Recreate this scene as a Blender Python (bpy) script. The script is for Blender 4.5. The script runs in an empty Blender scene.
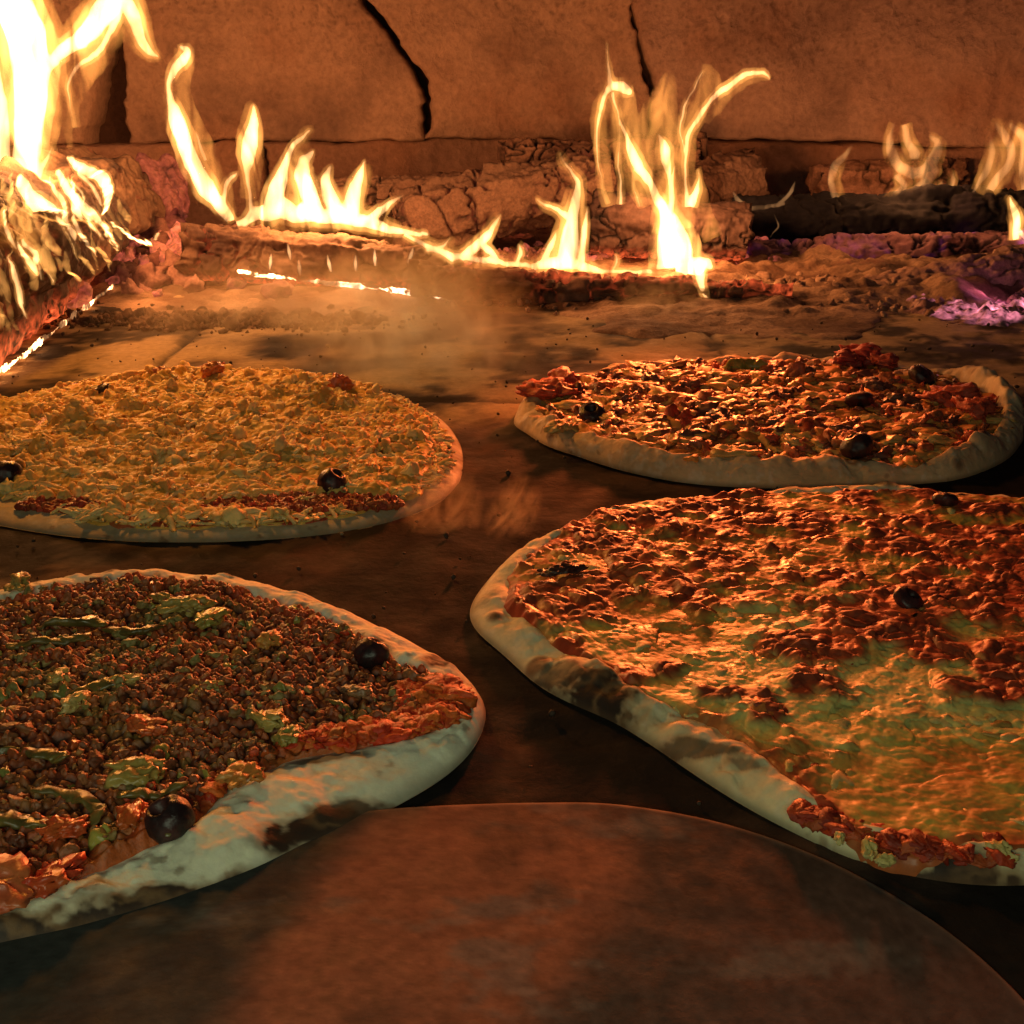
import bpy, math, random
import numpy as np
from mathutils import Vector

# ------------------------------------------------------------------ camera, world, lamps
F_PX, PITCH, CAM_H = 1200.0, math.radians(20.0), 0.20
scene = bpy.context.scene
cam_d = bpy.data.cameras.new('camera')
cam_d.sensor_width = 36.0
cam_d.lens = 36.0 * F_PX / 1024.0
cam_d.clip_start, cam_d.clip_end = 0.01, 50.0
cam = bpy.data.objects.new('camera', cam_d)
cam.location = (0, 0, CAM_H)
cam.rotation_euler = (math.radians(90) - PITCH, 0, 0)
scene.collection.objects.link(cam)
scene.camera = cam

world = bpy.data.worlds.new('World')
scene.world = world
world.use_nodes = True
wb = world.node_tree.nodes['Background']
wb.inputs[0].default_value = (0.50, 0.32, 0.58, 1)     # dim ambient fill for the unbuilt dome, tinted violet to cool the darks
wb.inputs[1].default_value = 0.018

scene.view_settings.view_transform = 'Standard'
scene.view_settings.look = 'None'
scene.view_settings.exposure = 0.0
scene.view_settings.gamma = 1.0
scene.view_settings.use_curve_mapping = False
scene.cycles.use_denoising = True
scene.cycles.max_bounces = 6
scene.cycles.diffuse_bounces = 3
scene.cycles.transparent_max_bounces = 24
scene.cycles.volume_bounces = 0
scene.cycles.sample_clamp_indirect = 2.0


def ray(px, py):
    x = (px - 512) / F_PX
    y = (512 - py) / F_PX
    return np.array([x, math.cos(PITCH) + y * math.sin(PITCH), -math.sin(PITCH) + y * math.cos(PITCH)])


def G(px, py, z=0.0):
    """point at height z under a place measured in the photograph"""
    d = ray(px, py)
    t = (z - CAM_H) / d[2]
    return np.array([d[0] * t, d[1] * t, z])


def V(px, py, Y):
    d = ray(px, py)
    t = Y / d[1]
    return np.array([d[0] * t, Y, CAM_H + d[2] * t])


FIRE = (1.0, 0.37, 0.12)


def lamp(name, loc, power, color=FIRE, radius=0.02):
    l = bpy.data.lights.new(name, 'POINT')
    l.energy = power
    l.color = color
    l.shadow_soft_size = radius
    o = bpy.data.objects.new(name, l)
    o.location = loc
    scene.collection.objects.link(o)
    return o


# the flames: low lamps inside them, and two added forward-aimed spots to light the pizzas without the wall
lamp('fire_light', V(30, 60, 1.10), 4.4, radius=0.03)
lamp('fire_light', V(335, 170, 1.22), 2.2, radius=0.02)
lamp('fire_light', V(672, 170, 1.25), 2.0, radius=0.02)
lamp('fire_light', V(568, 235, 1.20), 0.3, radius=0.015)
lamp('fire_light', V(915, 150, 1.38), 0.5, radius=0.015)
for loc, aim, power, colr, cone in (((0.17, 1.17, 0.165), (0.01, 0.22, 0.02), 24.0, (1.0, 0.17, 0.035), 50), ((-0.34, 1.02, 0.40), (-0.12, 0.50, 0.0), 8.0, (1.0, 0.36, 0.045), 110)):
    sp = bpy.data.lights.new('fire_fill_spot', 'SPOT')
    sp.energy, sp.color, sp.shadow_soft_size = power, colr, 0.035
    sp.spot_size, sp.spot_blend = math.radians(cone), 1.0
    so = bpy.data.objects.new('fire_fill_spot', sp)
    so.location = loc
    so.rotation_euler = (Vector(aim) - Vector(loc)).to_track_quat('-Z', 'Y').to_euler()
    scene.collection.objects.link(so)
lamp('ember_light', V(985, 290, 1.10), 0.06, (1.0, 0.25, 0.6), 0.015)
al = bpy.data.lights.new('mouth_light', 'AREA')           # dim daylight falling in through the oven mouth
al.shape = 'RECTANGLE'
al.size, al.size_y = 0.30, 0.12
al.energy = 0.58
al.color = (0.86, 1.0, 0.66)
alo = bpy.data.objects.new('mouth_light', al)
alo.location = (-0.07, -0.10, 0.21)
alo.rotation_euler = (Vector((-0.02, 0.36, 0)) - Vector(alo.location)).to_track_quat('-Z', 'Y').to_euler()
scene.collection.objects.link(alo)

rng = np.random.default_rng(7)
random.seed(7)

# ------------------------------------------------------------------ noise
def _hash(ix, iy, iz, seed):
    h = (ix.astype(np.int64) * 374761393 + iy.astype(np.int64) * 668265263 + iz.astype(np.int64) * 2147483647 + seed * 144665) & 0xFFFFFFFF
    h = ((h ^ (h >> 13)) * 1274126177) & 0xFFFFFFFF
    h = ((h ^ (h >> 16)) * 2246822519) & 0xFFFFFFFF
    return ((h ^ (h >> 15)) & 0xFFFFFF) / float(0xFFFFFF)


def vnoise(p, seed=0):
    """smooth noise in -1..1 at points p (N,3)"""
    i = np.floor(p).astype(np.int64)
    f = p - i
    u = f * f * f * (f * (f * 6 - 15) + 10)
    r = 0
    for dx in (0, 1):
        for dy in (0, 1):
            for dz in (0, 1):
                w = (u[:, 0] if dx else 1 - u[:, 0]) * (u[:, 1] if dy else 1 - u[:, 1]) * (u[:, 2] if dz else 1 - u[:, 2])
                r = r + w * _hash(i[:, 0] + dx, i[:, 1] + dy, i[:, 2] + dz, seed)
    return r * 2 - 1


def fbm(p, octv=4, seed=0, gain=0.5):
    r, a, s = 0, 1.0, 0
    q = p.copy()
    for k in range(octv):
        r = r + a * vnoise(q, seed + k * 17)
        s += a
        a *= gain
        q = q * 2.03 + 11.3
    return r / s * 1.6


def worley(p, seed=0):
    """F1, F2 and a random value of the nearest cell"""
    i = np.floor(p).astype(np.int64)
    f1 = np.full(len(p), 9.0); f2 = np.full(len(p), 9.0); cid = np.zeros(len(p))
    flat = np.ptp(p[:, 2]) == 0
    for dx in (-1, 0, 1):
        for dy in (-1, 0, 1):
            for dz in ((0,) if flat else (-1, 0, 1)):
                a, b, c = i[:, 0] + dx, i[:, 1] + dy, i[:, 2] + dz
                q = np.stack([a + _hash(a, b, c, seed + 1), b + _hash(a, b, c, seed + 2), (c + _hash(a, b, c, seed + 3)) if not flat else p[:, 2]], 1)
                d = np.sqrt(((q - p) ** 2).sum(1))
                near = d < f1
                f2 = np.where(near, f1, np.minimum(f2, d))
                cid = np.where(near, _hash(a, b, c, seed + 4), cid)
                f1 = np.where(near, d, f1)
    return f1, f2, cid


def sm(a, b, x):
    t = np.clip((x - a) / (b - a), 0, 1)
    return t * t * (3 - 2 * t)


def mix(a, b, t):
    a = np.asarray(a, float); b = np.asarray(b, float)
    t = np.asarray(t)[:, None]
    return a * (1 - t) + b * t


def flat2(x, y, s):
    return np.stack([x * s, y * s, np.zeros_like(x)], 1)

# ------------------------------------------------------------------ meshes and objects
def link(o, parent=None, label=None, cat=None, group=None, kind=None):
    scene.collection.objects.link(o)
    if parent is not None:
        o.parent = parent
    for k, v in (('label', label), ('category', cat), ('group', group), ('kind', kind)):
        if v:
            o[k] = v
    return o


def mesh(name, verts, faces, mat, parent=None, col=None, attrs=None, smooth=True, **tags):
    me = bpy.data.meshes.new(name)
    verts = np.asarray(verts, np.float32)
    if isinstance(faces, np.ndarray):
        n = faces.shape[1]
        me.vertices.add(len(verts)); me.vertices.foreach_set('co', verts.ravel())
        me.loops.add(faces.size); me.loops.foreach_set('vertex_index', faces.ravel().astype(np.int32))
        me.polygons.add(len(faces))
        me.polygons.foreach_set('loop_start', np.arange(0, faces.size, n, dtype=np.int32))
        me.update(calc_edges=True)
    else:
        me.from_pydata(verts.tolist(), [], faces)
    me.validate()
    if smooth:
        me.polygons.foreach_set('use_smooth', np.ones(len(me.polygons), bool))
    if col is not None:
        a = me.color_attributes.new('tint', 'FLOAT_COLOR', 'POINT')
        a.data.foreach_set('color', np.c_[np.clip(col, 0, 1), np.ones(len(col))].astype(np.float32).ravel())
    for k, v in (attrs or {}).items():
        a = me.attributes.new(k, 'FLOAT', 'POINT')
        a.data.foreach_set('value', np.asarray(v, np.float32))
    me.materials.append(mat)
    o = bpy.data.objects.new(name, me)
    return link(o, parent, **tags)


def empty(name, loc, **tags):
    o = bpy.data.objects.new(name, None)
    o.empty_display_size = 0.02
    o.location = loc
    link(o, None, **tags)
    bpy.context.view_layer.update()
    return o


def under(o, root):
    """parent o (built in world coordinates) to root"""
    o.parent = root
    o.matrix_parent_inverse = root.matrix_world.inverted()
    return o


def gridfaces(n, m, wrap=False):
    """n rows, m columns"""
    i = np.arange(n - 1)[:, None]
    j = np.arange(m if wrap else m - 1)[None, :]
    a = i * m + j
    b = i * m + (j + 1) % m
    return np.stack([a, b, b + m, a + m], -1).reshape(-1, 4)


def stamp(tverts, tfaces, mats3, locs):
    """copies of a template as one big array mesh"""
    k, n = len(locs), len(tverts)
    v = np.einsum('kij,nj->kni', mats3, tverts) + locs[:, None, :]
    f = tfaces[None] + (np.arange(k) * n)[:, None, None]
    return v.reshape(-1, 3), f.reshape(-1, tfaces.shape[1])


def rotmats(k, tilt=3.14, r=rng):
    az = r.uniform(0, 2 * np.pi, k); el = r.uniform(-tilt, tilt, k); ro = r.uniform(-tilt, tilt, k)
    def R(ax, a):
        c, s = np.cos(a), np.sin(a); z = np.zeros_like(a); o = np.ones_like(a)
        if ax == 2: M = [[c, -s, z], [s, c, z], [z, z, o]]
        if ax == 1: M = [[c, z, s], [z, o, z], [-s, z, c]]
        if ax == 0: M = [[o, z, z], [z, c, -s], [z, s, c]]
        return np.array(M).transpose(2, 0, 1)
    return R(2, az) @ R(1, el) @ R(0, ro)


def ico(sub=2):
    import bmesh
    bm = bmesh.new()
    bmesh.ops.create_icosphere(bm, subdivisions=sub, radius=1.0)
    v = np.array([x.co[:] for x in bm.verts]); f = np.array([[x.index for x in y.verts] for y in bm.faces])
    bm.free()
    return v, f


ICO1, ICO2, ICO3, ICO4 = ico(1), ico(2), ico(3), ico(4)


def lump(base, seed, amp=0.35, fr=1.3):
    v, f = base
    n = fbm(v * fr + seed * 7.7, 3, seed)
    return v * (1 + amp * n)[:, None], f

# ------------------------------------------------------------------ materials
def new_mat(name):
    m = bpy.data.materials.new(name)
    m.use_nodes = True
    nt = m.node_tree
    return m, nt, nt.nodes['Principled BSDF']


def tint_mat(name, rough=0.6, spec=0.4, scale=600, bump=0.3, dist=0.001, var=0.35, sss=0.0, coat=0.0, scale2=None, detail=6, rvar=0.15):
    """base colour from the mesh's own tint attribute, broken up by fine noise; bump from the same"""
    m, nt, p = new_mat(name)
    N, L = nt.nodes, nt.links
    at = N.new('ShaderNodeAttribute'); at.attribute_name = 'tint'
    tc = N.new('ShaderNodeTexCoord')
    no = N.new('ShaderNodeTexNoise'); no.inputs['Scale'].default_value = scale; no.inputs['Detail'].default_value = detail
    no.inputs['Roughness'].default_value = 0.65
    L.new(tc.outputs['Object'], no.inputs['Vector'])
    mr = N.new('ShaderNodeMapRange'); mr.inputs['From Min'].default_value = 0.25; mr.inputs['From Max'].default_value = 0.75
    mr.inputs['To Min'].default_value = 1 - var; mr.inputs['To Max'].default_value = 1 + var
    L.new(no.outputs['Fac'], mr.inputs['Value'])
    mul = N.new('ShaderNodeVectorMath'); mul.operation = 'SCALE'
    L.new(at.outputs['Color'], mul.inputs[0]); L.new(mr.outputs[0], mul.inputs['Scale'])
    L.new(mul.outputs[0], p.inputs['Base Color'])
    rr = N.new('ShaderNodeMapRange'); rr.inputs['From Min'].default_value = 0.3; rr.inputs['From Max'].default_value = 0.7
    rr.inputs['To Min'].default_value = max(rough - rvar, 0.05); rr.inputs['To Max'].default_value = min(rough + rvar, 1)
    n2 = N.new('ShaderNodeTexNoise'); n2.inputs['Scale'].default_value = scale2 or scale * 0.3; n2.inputs['Detail'].default_value = 3
    L.new(tc.outputs['Object'], n2.inputs['Vector'])
    L.new(n2.outputs['Fac'], rr.inputs['Value']); L.new(rr.outputs[0], p.inputs['Roughness'])
    b = N.new('ShaderNodeBump'); b.inputs['Strength'].default_value = bump; b.inputs['Distance'].default_value = dist
    L.new(no.outputs['Fac'], b.inputs['Height']); L.new(b.outputs[0], p.inputs['Normal'])
    p.inputs['Specular IOR Level'].default_value = spec
    if sss:
        p.inputs['Subsurface Weight'].default_value = sss
        p.inputs['Subsurface Radius'].default_value = (0.004, 0.002, 0.001)
        p.inputs['Subsurface Scale'].default_value = 0.5
    if coat:
        p.inputs['Coat Weight'].default_value = coat
        p.inputs['Coat Roughness'].default_value = 0.2
    return m


def burn_mat(name, rough=0.85, scale=180, bump=0.45, glow=(1.0, 0.16, 0.03), strength=4.0, dist=0.002):
    """charred wood / ash with a real glow where the mesh's ember attribute says it burns"""
    m = tint_mat(name, rough, 0.25, scale, bump, dist, 0.4)
    nt = m.node_tree
    N, L = nt.nodes, nt.links
    p = N['Principled BSDF']
    at = N.new('ShaderNodeAttribute'); at.attribute_name = 'ember'
    tc = N.new('ShaderNodeTexCoord')
    no = N.new('ShaderNodeTexNoise'); no.inputs['Scale'].default_value = 140; no.inputs['Detail'].default_value = 4
    L.new(tc.outputs['Object'], no.inputs['Vector'])
    mr = N.new('ShaderNodeMapRange'); mr.inputs['From Min'].default_value = 0.36; mr.inputs['From Max'].default_value = 0.66
    L.new(no.outputs['Fac'], mr.inputs['Value'])
    mu = N.new('ShaderNodeMath'); mu.operation = 'MULTIPLY'
    L.new(at.outputs['Fac'], mu.inputs[0]); L.new(mr.outputs[0], mu.inputs[1])
    m2 = N.new('ShaderNodeMath'); m2.operation = 'MULTIPLY'; m2.inputs[1].default_value = strength
    L.new(mu.outputs[0], m2.inputs[0])
    p.inputs['Emission Color'].default_value = (*glow, 1)
    L.new(m2.outputs[0], p.inputs['Emission Strength'])
    return m


def gas_mat(name, color, strength, lo=0.38, hi=0.62, floor=0.25, scale=38):
    """burning gas: light given off through the flame's volume, in streaks that follow its rise"""
    m = bpy.data.materials.new(name)
    m.use_nodes = True
    nt = m.node_tree
    N, L = nt.nodes, nt.links
    N.clear()
    out = N.new('ShaderNodeOutputMaterial')
    e = N.new('ShaderNodeEmission')
    e.inputs['Color'].default_value = (*color, 1)
    tc = N.new('ShaderNodeTexCoord')
    mp = N.new('ShaderNodeMapping'); mp.inputs['Scale'].default_value = (1.6, 1.6, 0.5)
    no = N.new('ShaderNodeTexNoise'); no.inputs['Scale'].default_value = scale; no.inputs['Detail'].default_value = 3; no.inputs['Distortion'].default_value = 0.9
    mr = N.new('ShaderNodeMapRange'); mr.inputs['From Min'].default_value = lo; mr.inputs['From Max'].default_value = hi
    mr.inputs['To Min'].default_value = strength * floor; mr.inputs['To Max'].default_value = strength
    L.new(tc.outputs['Object'], mp.inputs['Vector']); L.new(mp.outputs[0], no.inputs['Vector']); L.new(no.outputs['Fac'], mr.inputs['Value'])
    L.new(mr.outputs[0], e.inputs['Strength'])
    L.new(e.outputs[0], out.inputs['Volume'])
    return m


M_BRICK = tint_mat('fired_clay', 0.92, 0.12, 120, 0.9, 0.005, 0.28, detail=10)
M_FLOOR = tint_mat('oven_stone', 0.9, 0.1, 160, 0.5, 0.0015, 0.3, detail=10)
M_STEEL = tint_mat('worn_peel', 0.72, 0.12, 420, 0.22, 0.0008, 0.16, detail=10)
M_DOUGH = tint_mat('baked_dough', 0.7, 0.3, 260, 0.3, 0.0012, 0.12, sss=0.12)
M_SAUCE = tint_mat('tomato_sauce', 0.45, 0.4, 420, 0.6, 0.0015, 0.3)
M_CHEESE = tint_mat('melted_cheese', 0.50, 0.34, 300, 0.15, 0.001, 0.22, sss=0.08)
M_SHRED = tint_mat('shredded_cheese', 0.62, 0.3, 500, 0.12, 0.0006, 0.12, sss=0.3)
M_MINCE = tint_mat('cooked_mince', 0.42, 0.45, 900, 0.5, 0.0008, 0.35)
M_VEG = tint_mat('cooked_vegetable', 0.3, 0.55, 400, 0.3, 0.001, 0.25)
M_OLIVE = tint_mat('black_olive', 0.38, 0.4, 500, 0.4, 0.0008, 0.3)
M_CHAR = burn_mat('charred_wood', glow=(1.0, 0.13, 0.035), strength=1.6)
M_CHARP = burn_mat('charred_wood_violet', glow=(0.85, 0.12, 0.5), strength=0.9)
M_ASH = burn_mat('ash', 0.95, 300, 0.8, (1.0, 0.14, 0.05), 1.2)
M_EMBER = burn_mat('ember', 0.9, 300, 0.6, (1.0, 0.17, 0.10), 1.2)
M_HOT = burn_mat('white_hot_ember', 0.9, 300, 0.6, (1.0, 0.42, 0.16), 20.0)
M_HOTP = burn_mat('pink_hot_ember', 0.9, 300, 0.6, (1.0, 0.26, 0.36), 3.4)
M_FL_IN = gas_mat('flame_bright', (1.0, 0.52, 0.20), 800, floor=0.25)
M_FL_OUT = gas_mat('flame_soft', (1.0, 0.37, 0.07), 62, floor=0.0)
M_FL_MID = gas_mat('flame_mantle', (1.0, 0.42, 0.09), 150, floor=0.05)
M_FL_FAINT = gas_mat('flame_faint', (1.0, 0.45, 0.16), 110, floor=0.2)

# ------------------------------------------------------------------ the oven: floor and wall
def build_floor():
    n, m = 420, 420
    xs = np.linspace(-1.15, 1.15, m); t = np.linspace(0, 1, n); ys = -0.45 + 2.5 * t
    X, Y = np.meshgrid(xs, ys); x, y = X.ravel(), Y.ravel()
    z = 0.0012 * fbm(flat2(x, y, 9), 4, 3) + 0.0008 * fbm(flat2(x, y, 60), 3, 5)
    z = np.minimum(z, 0.001)
    a = fbm(flat2(x, y, 5.5), 5, 21); b = fbm(flat2(x, y, 22), 5, 33); c = fbm(flat2(x, y, 80), 3, 43)
    tan, brn, drk = (0.36, 0.25, 0.13), (0.065, 0.038, 0.026), (0.014, 0.011, 0.010)
    soot = sm(-0.3, 0.5, a * 0.7 + b * 0.5 + 1.5 * sm(0.84, 0.62, y) * sm(-0.3, -0.1, x) - 0.2)
    col = mix(tan, brn, np.clip(soot, 0, 1))
    col = mix(col, drk, sm(0.0, 0.6, b + 0.4 * c + 0.75 * sm(0.84, 0.50, y)) * 0.93)
    # tile joints of the hearth, filled with soot
    j = np.minimum(np.abs((x + 0.05 + 0.002 * c) % 0.42 - 0.21), np.abs((y - 0.13 + 0.002 * c) % 0.42 - 0.21))
    z = z - 0.003 * sm(0.004, 0.0005, j)
    col = mix(col, drk, sm(0.005, 0.001, j) * 0.8)
    mesh('oven_floor', np.c_[x, y, z], gridfaces(n, m), M_FLOOR, col=col, kind='structure')


build_floor()


def wall_y(x):
    return 1.70 - 0.42 * x * x


def block(root, name, left, right, z0, z1, seed, push=0.0, thick=0.10, rgb=(0.40, 0.25, 0.17), res=0.0028):
    """one rough block of the curved wall; left(z), right(z) give its jagged side joints"""
    zs = np.linspace(z0, z1, max(8, int((z1 - z0) / res)))
    wmax = max(right(z) - left(z) for z in zs)
    m = max(8, int(wmax / res))
    u = np.linspace(0, 1, m)
    L_ = np.array([left(z) for z in zs]); R_ = np.array([right(z) for z in zs])
    X = L_[:, None] + (R_ - L_)[:, None] * u[None]
    Z = np.repeat(zs[:, None], m, 1)
    x, z = X.ravel(), Z.ravel()
    zw = 0.005 * fbm(np.stack([x * 9, x * 0, x * 0 + 0.7], 1), 4, 99) + 0.002 * fbm(np.stack([x * 40, x * 0, x * 0 + seed], 1), 3, seed)
    d = np.minimum(np.minimum(x - np.repeat(L_, m), np.repeat(R_, m) - x), 3.0 * np.minimum(z - z0, z1 - z))
    p = np.stack([x, z, np.full_like(x, seed * 3.1)], 1)
    h = 0.016 * fbm(p * 4, 4, seed) + 0.0055 * fbm(p * 18, 4, seed + 5) + 0.0012 * fbm(p * 90, 2, seed + 9)
    wv = 0.35 * np.stack([vnoise(np.stack([x * 160, z * 160, x * 0 + k], 1), seed + k) for k in (1, 2, 3)], 1) * [1, 1, 0]
    pit = worley(np.stack([x * 120, z * 150, np.zeros_like(x)], 1) + wv, seed)
    zone = fbm(np.stack([x * 9, z * 9, x * 0 + 3], 1), 3, seed + 3)
    pits = sm(0.42, 0.12, pit[0]) * (pit[2] > 0.55 - 0.35 * zone) * sm(0.06, 0.2, z - ZC + 0.06 * zone)
    h = h - 0.0022 * pits - 0.007 * (1 - np.sqrt(np.clip(d / 0.006, 0, 1) * (2 - np.clip(d / 0.006, 0, 1))))
    yf = wall_y(x) - push - h
    n = len(zs)
    front = np.c_[x, yf, z + zw]
    # closed: the border ring is extruded backwards
    ring = np.r_[np.arange(m), np.arange(1, n) * m + m - 1, (n - 1) * m + np.arange(m - 2, -1, -1), np.arange(n - 2, 0, -1) * m]
    back = front[ring].copy(); back[:, 1] += thick
    base = len(front)
    k = len(ring)
    f = gridfaces(n, m)
    i = np.arange(k)
    sides = np.stack([ring[i], base + i, base + (i + 1) % k, ring[(i + 1) % k]], 1)
    V_ = np.r_[front, back]
    stain = fbm(p * 7, 4, seed + 31)
    col = mix(rgb, (0.30, 0.15, 0.09), sm(-0.2, 0.9, stain))
    col = mix(col, (0.10, 0.06, 0.05), sm(0.1, 1.0, fbm(p * 8, 5, seed + 41)) * 0.6)
    col = mix(col, (0.17, 0.10, 0.085), sm(0.05, 0.75, x + 0.25 * stain) * sm(0.1, 0.3, z - 0.02) * 0.6)  # firelight fading to the upper right, painted in as a darker tone
    col = mix(col, (0.12, 0.07, 0.05), pits * 0.6)
    colb = np.repeat(np.array([[0.13, 0.08, 0.06]]), k, 0)
    o = mesh(name, V_, np.r_[f, sides], M_BRICK, col=np.r_[col, colb])
    return under(o, root)


def pxline(pts, Yw=1.66):
    """a joint line through places measured in the photo, as x(z) on the wall"""
    w = []
    for a, b in pts:
        q = V(a, b, Yw)
        for _ in range(6):
            q = V(a, b, wall_y(q[0]) - 0.008)
        w.append(q)
    w = np.array(w)
    o = np.argsort(w[:, 2])
    zz, xx = w[o, 2], w[o, 0]
    sd = int(abs(pts[0][0]))
    def f(z):
        p = np.array([[z * 40, sd, 0.5]]); q = np.array([[z * 130, sd, 1.5]])
        return float(np.interp(z, zz, xx)) + 0.006 * float(vnoise(p, sd)[0]) + 0.003 * float(vnoise(q, sd)[0])
    return f


ZC = V(512, 141, 1.66)[2]
wall = empty('oven_wall', (0, 1.75, 0), label='rough curved clay block wall of the oven behind all the flames', cat='oven wall')
ZC = V(512, 141, 1.66)[2]
ZT = 0.62
g = 0.0
l0 = lambda z: -1.05
l1a, l1b = pxline([(122, -400), (118, 20), (104, 50), (92, 90), (80, 141)]), pxline([(124, -400), (119, 0), (118, 60), (119, 141)])
l2a, l2b = pxline([(330, -400), (360, 0), (387, 34), (407, 60), (419, 90), (421, 141)]), pxline([(338, -400), (363, -4), (390, 28), (411, 56), (429, 90), (434, 125), (426, 141)])
l3a, l3b = pxline([(640, -400), (628, 0), (635, 40), (647, 88), (651, 141)]), pxline([(648, -400), (631, 0), (641, 48), (654, 90), (654, 141)])
l4 = lambda z: 1.05
block(wall, 'clay_block', l0, l1a, ZC + 0.0005, ZT, 3)
block(wall, 'clay_block', l1b, l2a, ZC + 0.0005, ZT, 5, 0.004)
block(wall, 'clay_block', l2b, l3a, ZC + 0.0005, ZT, 8, 0.010)
block(wall, 'clay_block', l3b, l4, ZC + 0.0015, ZT, 11, 0.014, rgb=(0.38, 0.24, 0.18))
q1, q2 = pxline([(262, 141), (268, 300)]), pxline([(698, 141), (690, 300)])
block(wall, 'base_block', l0, lambda z: q1(z) - 0.003, -0.01, ZC - 0.0005, 14, 0.002, rgb=(0.33, 0.19, 0.13))
block(wall, 'base_block', lambda z: q1(z) + 0.003, lambda z: q2(z) - 0.003, -0.01, ZC - 0.0005, 17, 0.000, rgb=(0.27, 0.15, 0.10))
block(wall, 'base_block', lambda z: q2(z) + 0.003, l4, -0.01, ZC - 0.0015, 19, 0.004, rgb=(0.26, 0.14, 0.10))
xs = np.linspace(-1.1, 1.1, 60)
bk = np.r_[np.c_[xs, wall_y(xs) + 0.06, xs * 0 - 0.02], np.c_[xs, wall_y(xs) + 0.06, xs * 0 + ZT + 0.02], np.c_[xs, wall_y(xs) + 0.16, xs * 0 + ZT + 0.02]]
under(mesh('mortar_backing', bk, gridfaces(3, 60), M_BRICK, col=np.tile([[0.06, 0.03, 0.02]], (180, 1))), wall)

# ------------------------------------------------------------------ logs
def log(name, a, b, ra, rb, seed, mat, parent=None, squash=1.0, cells=28, crack=0.006, rgb=(0.05, 0.035, 0.03), ash=(0.26, 0.17, 0.12),
        ashw=0.5, ember=None, n=170, m=120, flatface=0.0, wood=None, bend=0.0, **tags):
    """a split and charred log from a to b with rough ends; ember(t, ang, crackness, p) -> how much glows"""
    a = np.asarray(a, float); b = np.asarray(b, float)
    ax = b - a; ln = np.linalg.norm(ax); ax /= ln
    up = np.array([0, 0, 1.0]); si = np.cross(ax, up); si /= np.linalg.norm(si); up = np.cross(si, ax)
    t = np.linspace(0, 1, n)
    ts = np.r_[0, 0, 0, t, 1, 1, 1]
    rs = np.r_[0.0, 0.45, 0.85, np.ones(n), 0.85, 0.45, 0.0]
    th = np.linspace(0, 2 * np.pi, m, endpoint=False)
    T, TH = np.meshgrid(ts, th, indexing='ij'); RS = np.repeat(rs[:, None], m, 1)
    rad = (ra + (rb - ra) * T)
    T_, TH_ = T.ravel(), TH.ravel()
    q = np.stack([np.cos(TH_) * 1.3, np.sin(TH_) * 1.3, T_ * ln * 9], 1) + seed * 5.3
    shape = 1 + 0.16 * fbm(q, 3, seed)
    if flatface:
        shape = shape * (1 - flatface * sm(0.3, 1.0, np.cos(3 * TH_ + seed)))
    R = rad.ravel() * shape * RS.ravel()
    off = bend * np.sin(np.pi * T_)
    jag = 0.010 * vnoise(np.stack([np.cos(TH_) * 3, np.sin(TH_) * 3, T_ * 0 + seed], 1), seed) * (np.where(T_ < 0.5, -1, 1)) * ((T_ == 0) | (T_ == 1))
    P = a + ax * (T_ * ln + jag)[:, None] + si * (np.cos(TH_) * R)[:, None] + up * (np.sin(TH_) * R * squash + off)[:, None]
    cs = np.stack([P[:, 0], P[:, 1], P[:, 2]], 1)
    # alligator cracks, longer along the grain
    al = cs @ ax; s1 = cs @ si; s2 = cs @ up
    warp = 0.022 * fbm(cs * 22, 3, seed + 2)
    warp2 = 0.016 * fbm(cs * 34, 3, seed + 3)
    f1, f2, cid = worley(np.stack([(al + warp) * cells * 1.3, (s1 + warp2) * cells * 0.9, (s2 - warp2) * cells * 0.9], 1) + 50, seed)
    cr = sm(0.12, 0.0, f2 - f1) * sm(-0.7, 0.0, fbm(cs * 16, 2, seed + 4))
    grain = fbm(np.stack([al * 14, s1 * 130, s2 * 130], 1), 3, seed + 5)
    nrm = si * np.cos(TH_)[:, None] + up * np.sin(TH_)[:, None]
    h = -crack * cr + 0.0035 * fbm(cs * 45, 3, seed + 8) + 0.002 * (cid - 0.5) + 0.0013 * grain + 0.0012 * fbm(cs * 160, 2, seed + 6)
    P = P + nrm * (h * RS.ravel())[:, None]
    k = sm(-0.4, 0.6, 0.35 * grain + fbm(cs * 14, 4, seed + 12) + (ashw - 0.5) * 2.4)
    col = mix(rgb, ash, k * (0.75 + 0.25 * cid))
    if wood is not None:
        col = mix(col, wood, sm(0.05, 0.7, fbm(cs * 9, 3, seed + 22)) * 0.8)
    col = mix(col, (0.012, 0.01, 0.01), cr * 0.85)
    e = np.zeros(len(P)) if ember is None else ember(T_, TH_, cr, P)
    o = mesh(name, P, gridfaces(len(ts), m, True), mat, col=col, attrs={'ember': e}, **tags)
    if parent is not None:
        under(o, parent)
    return o


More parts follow.
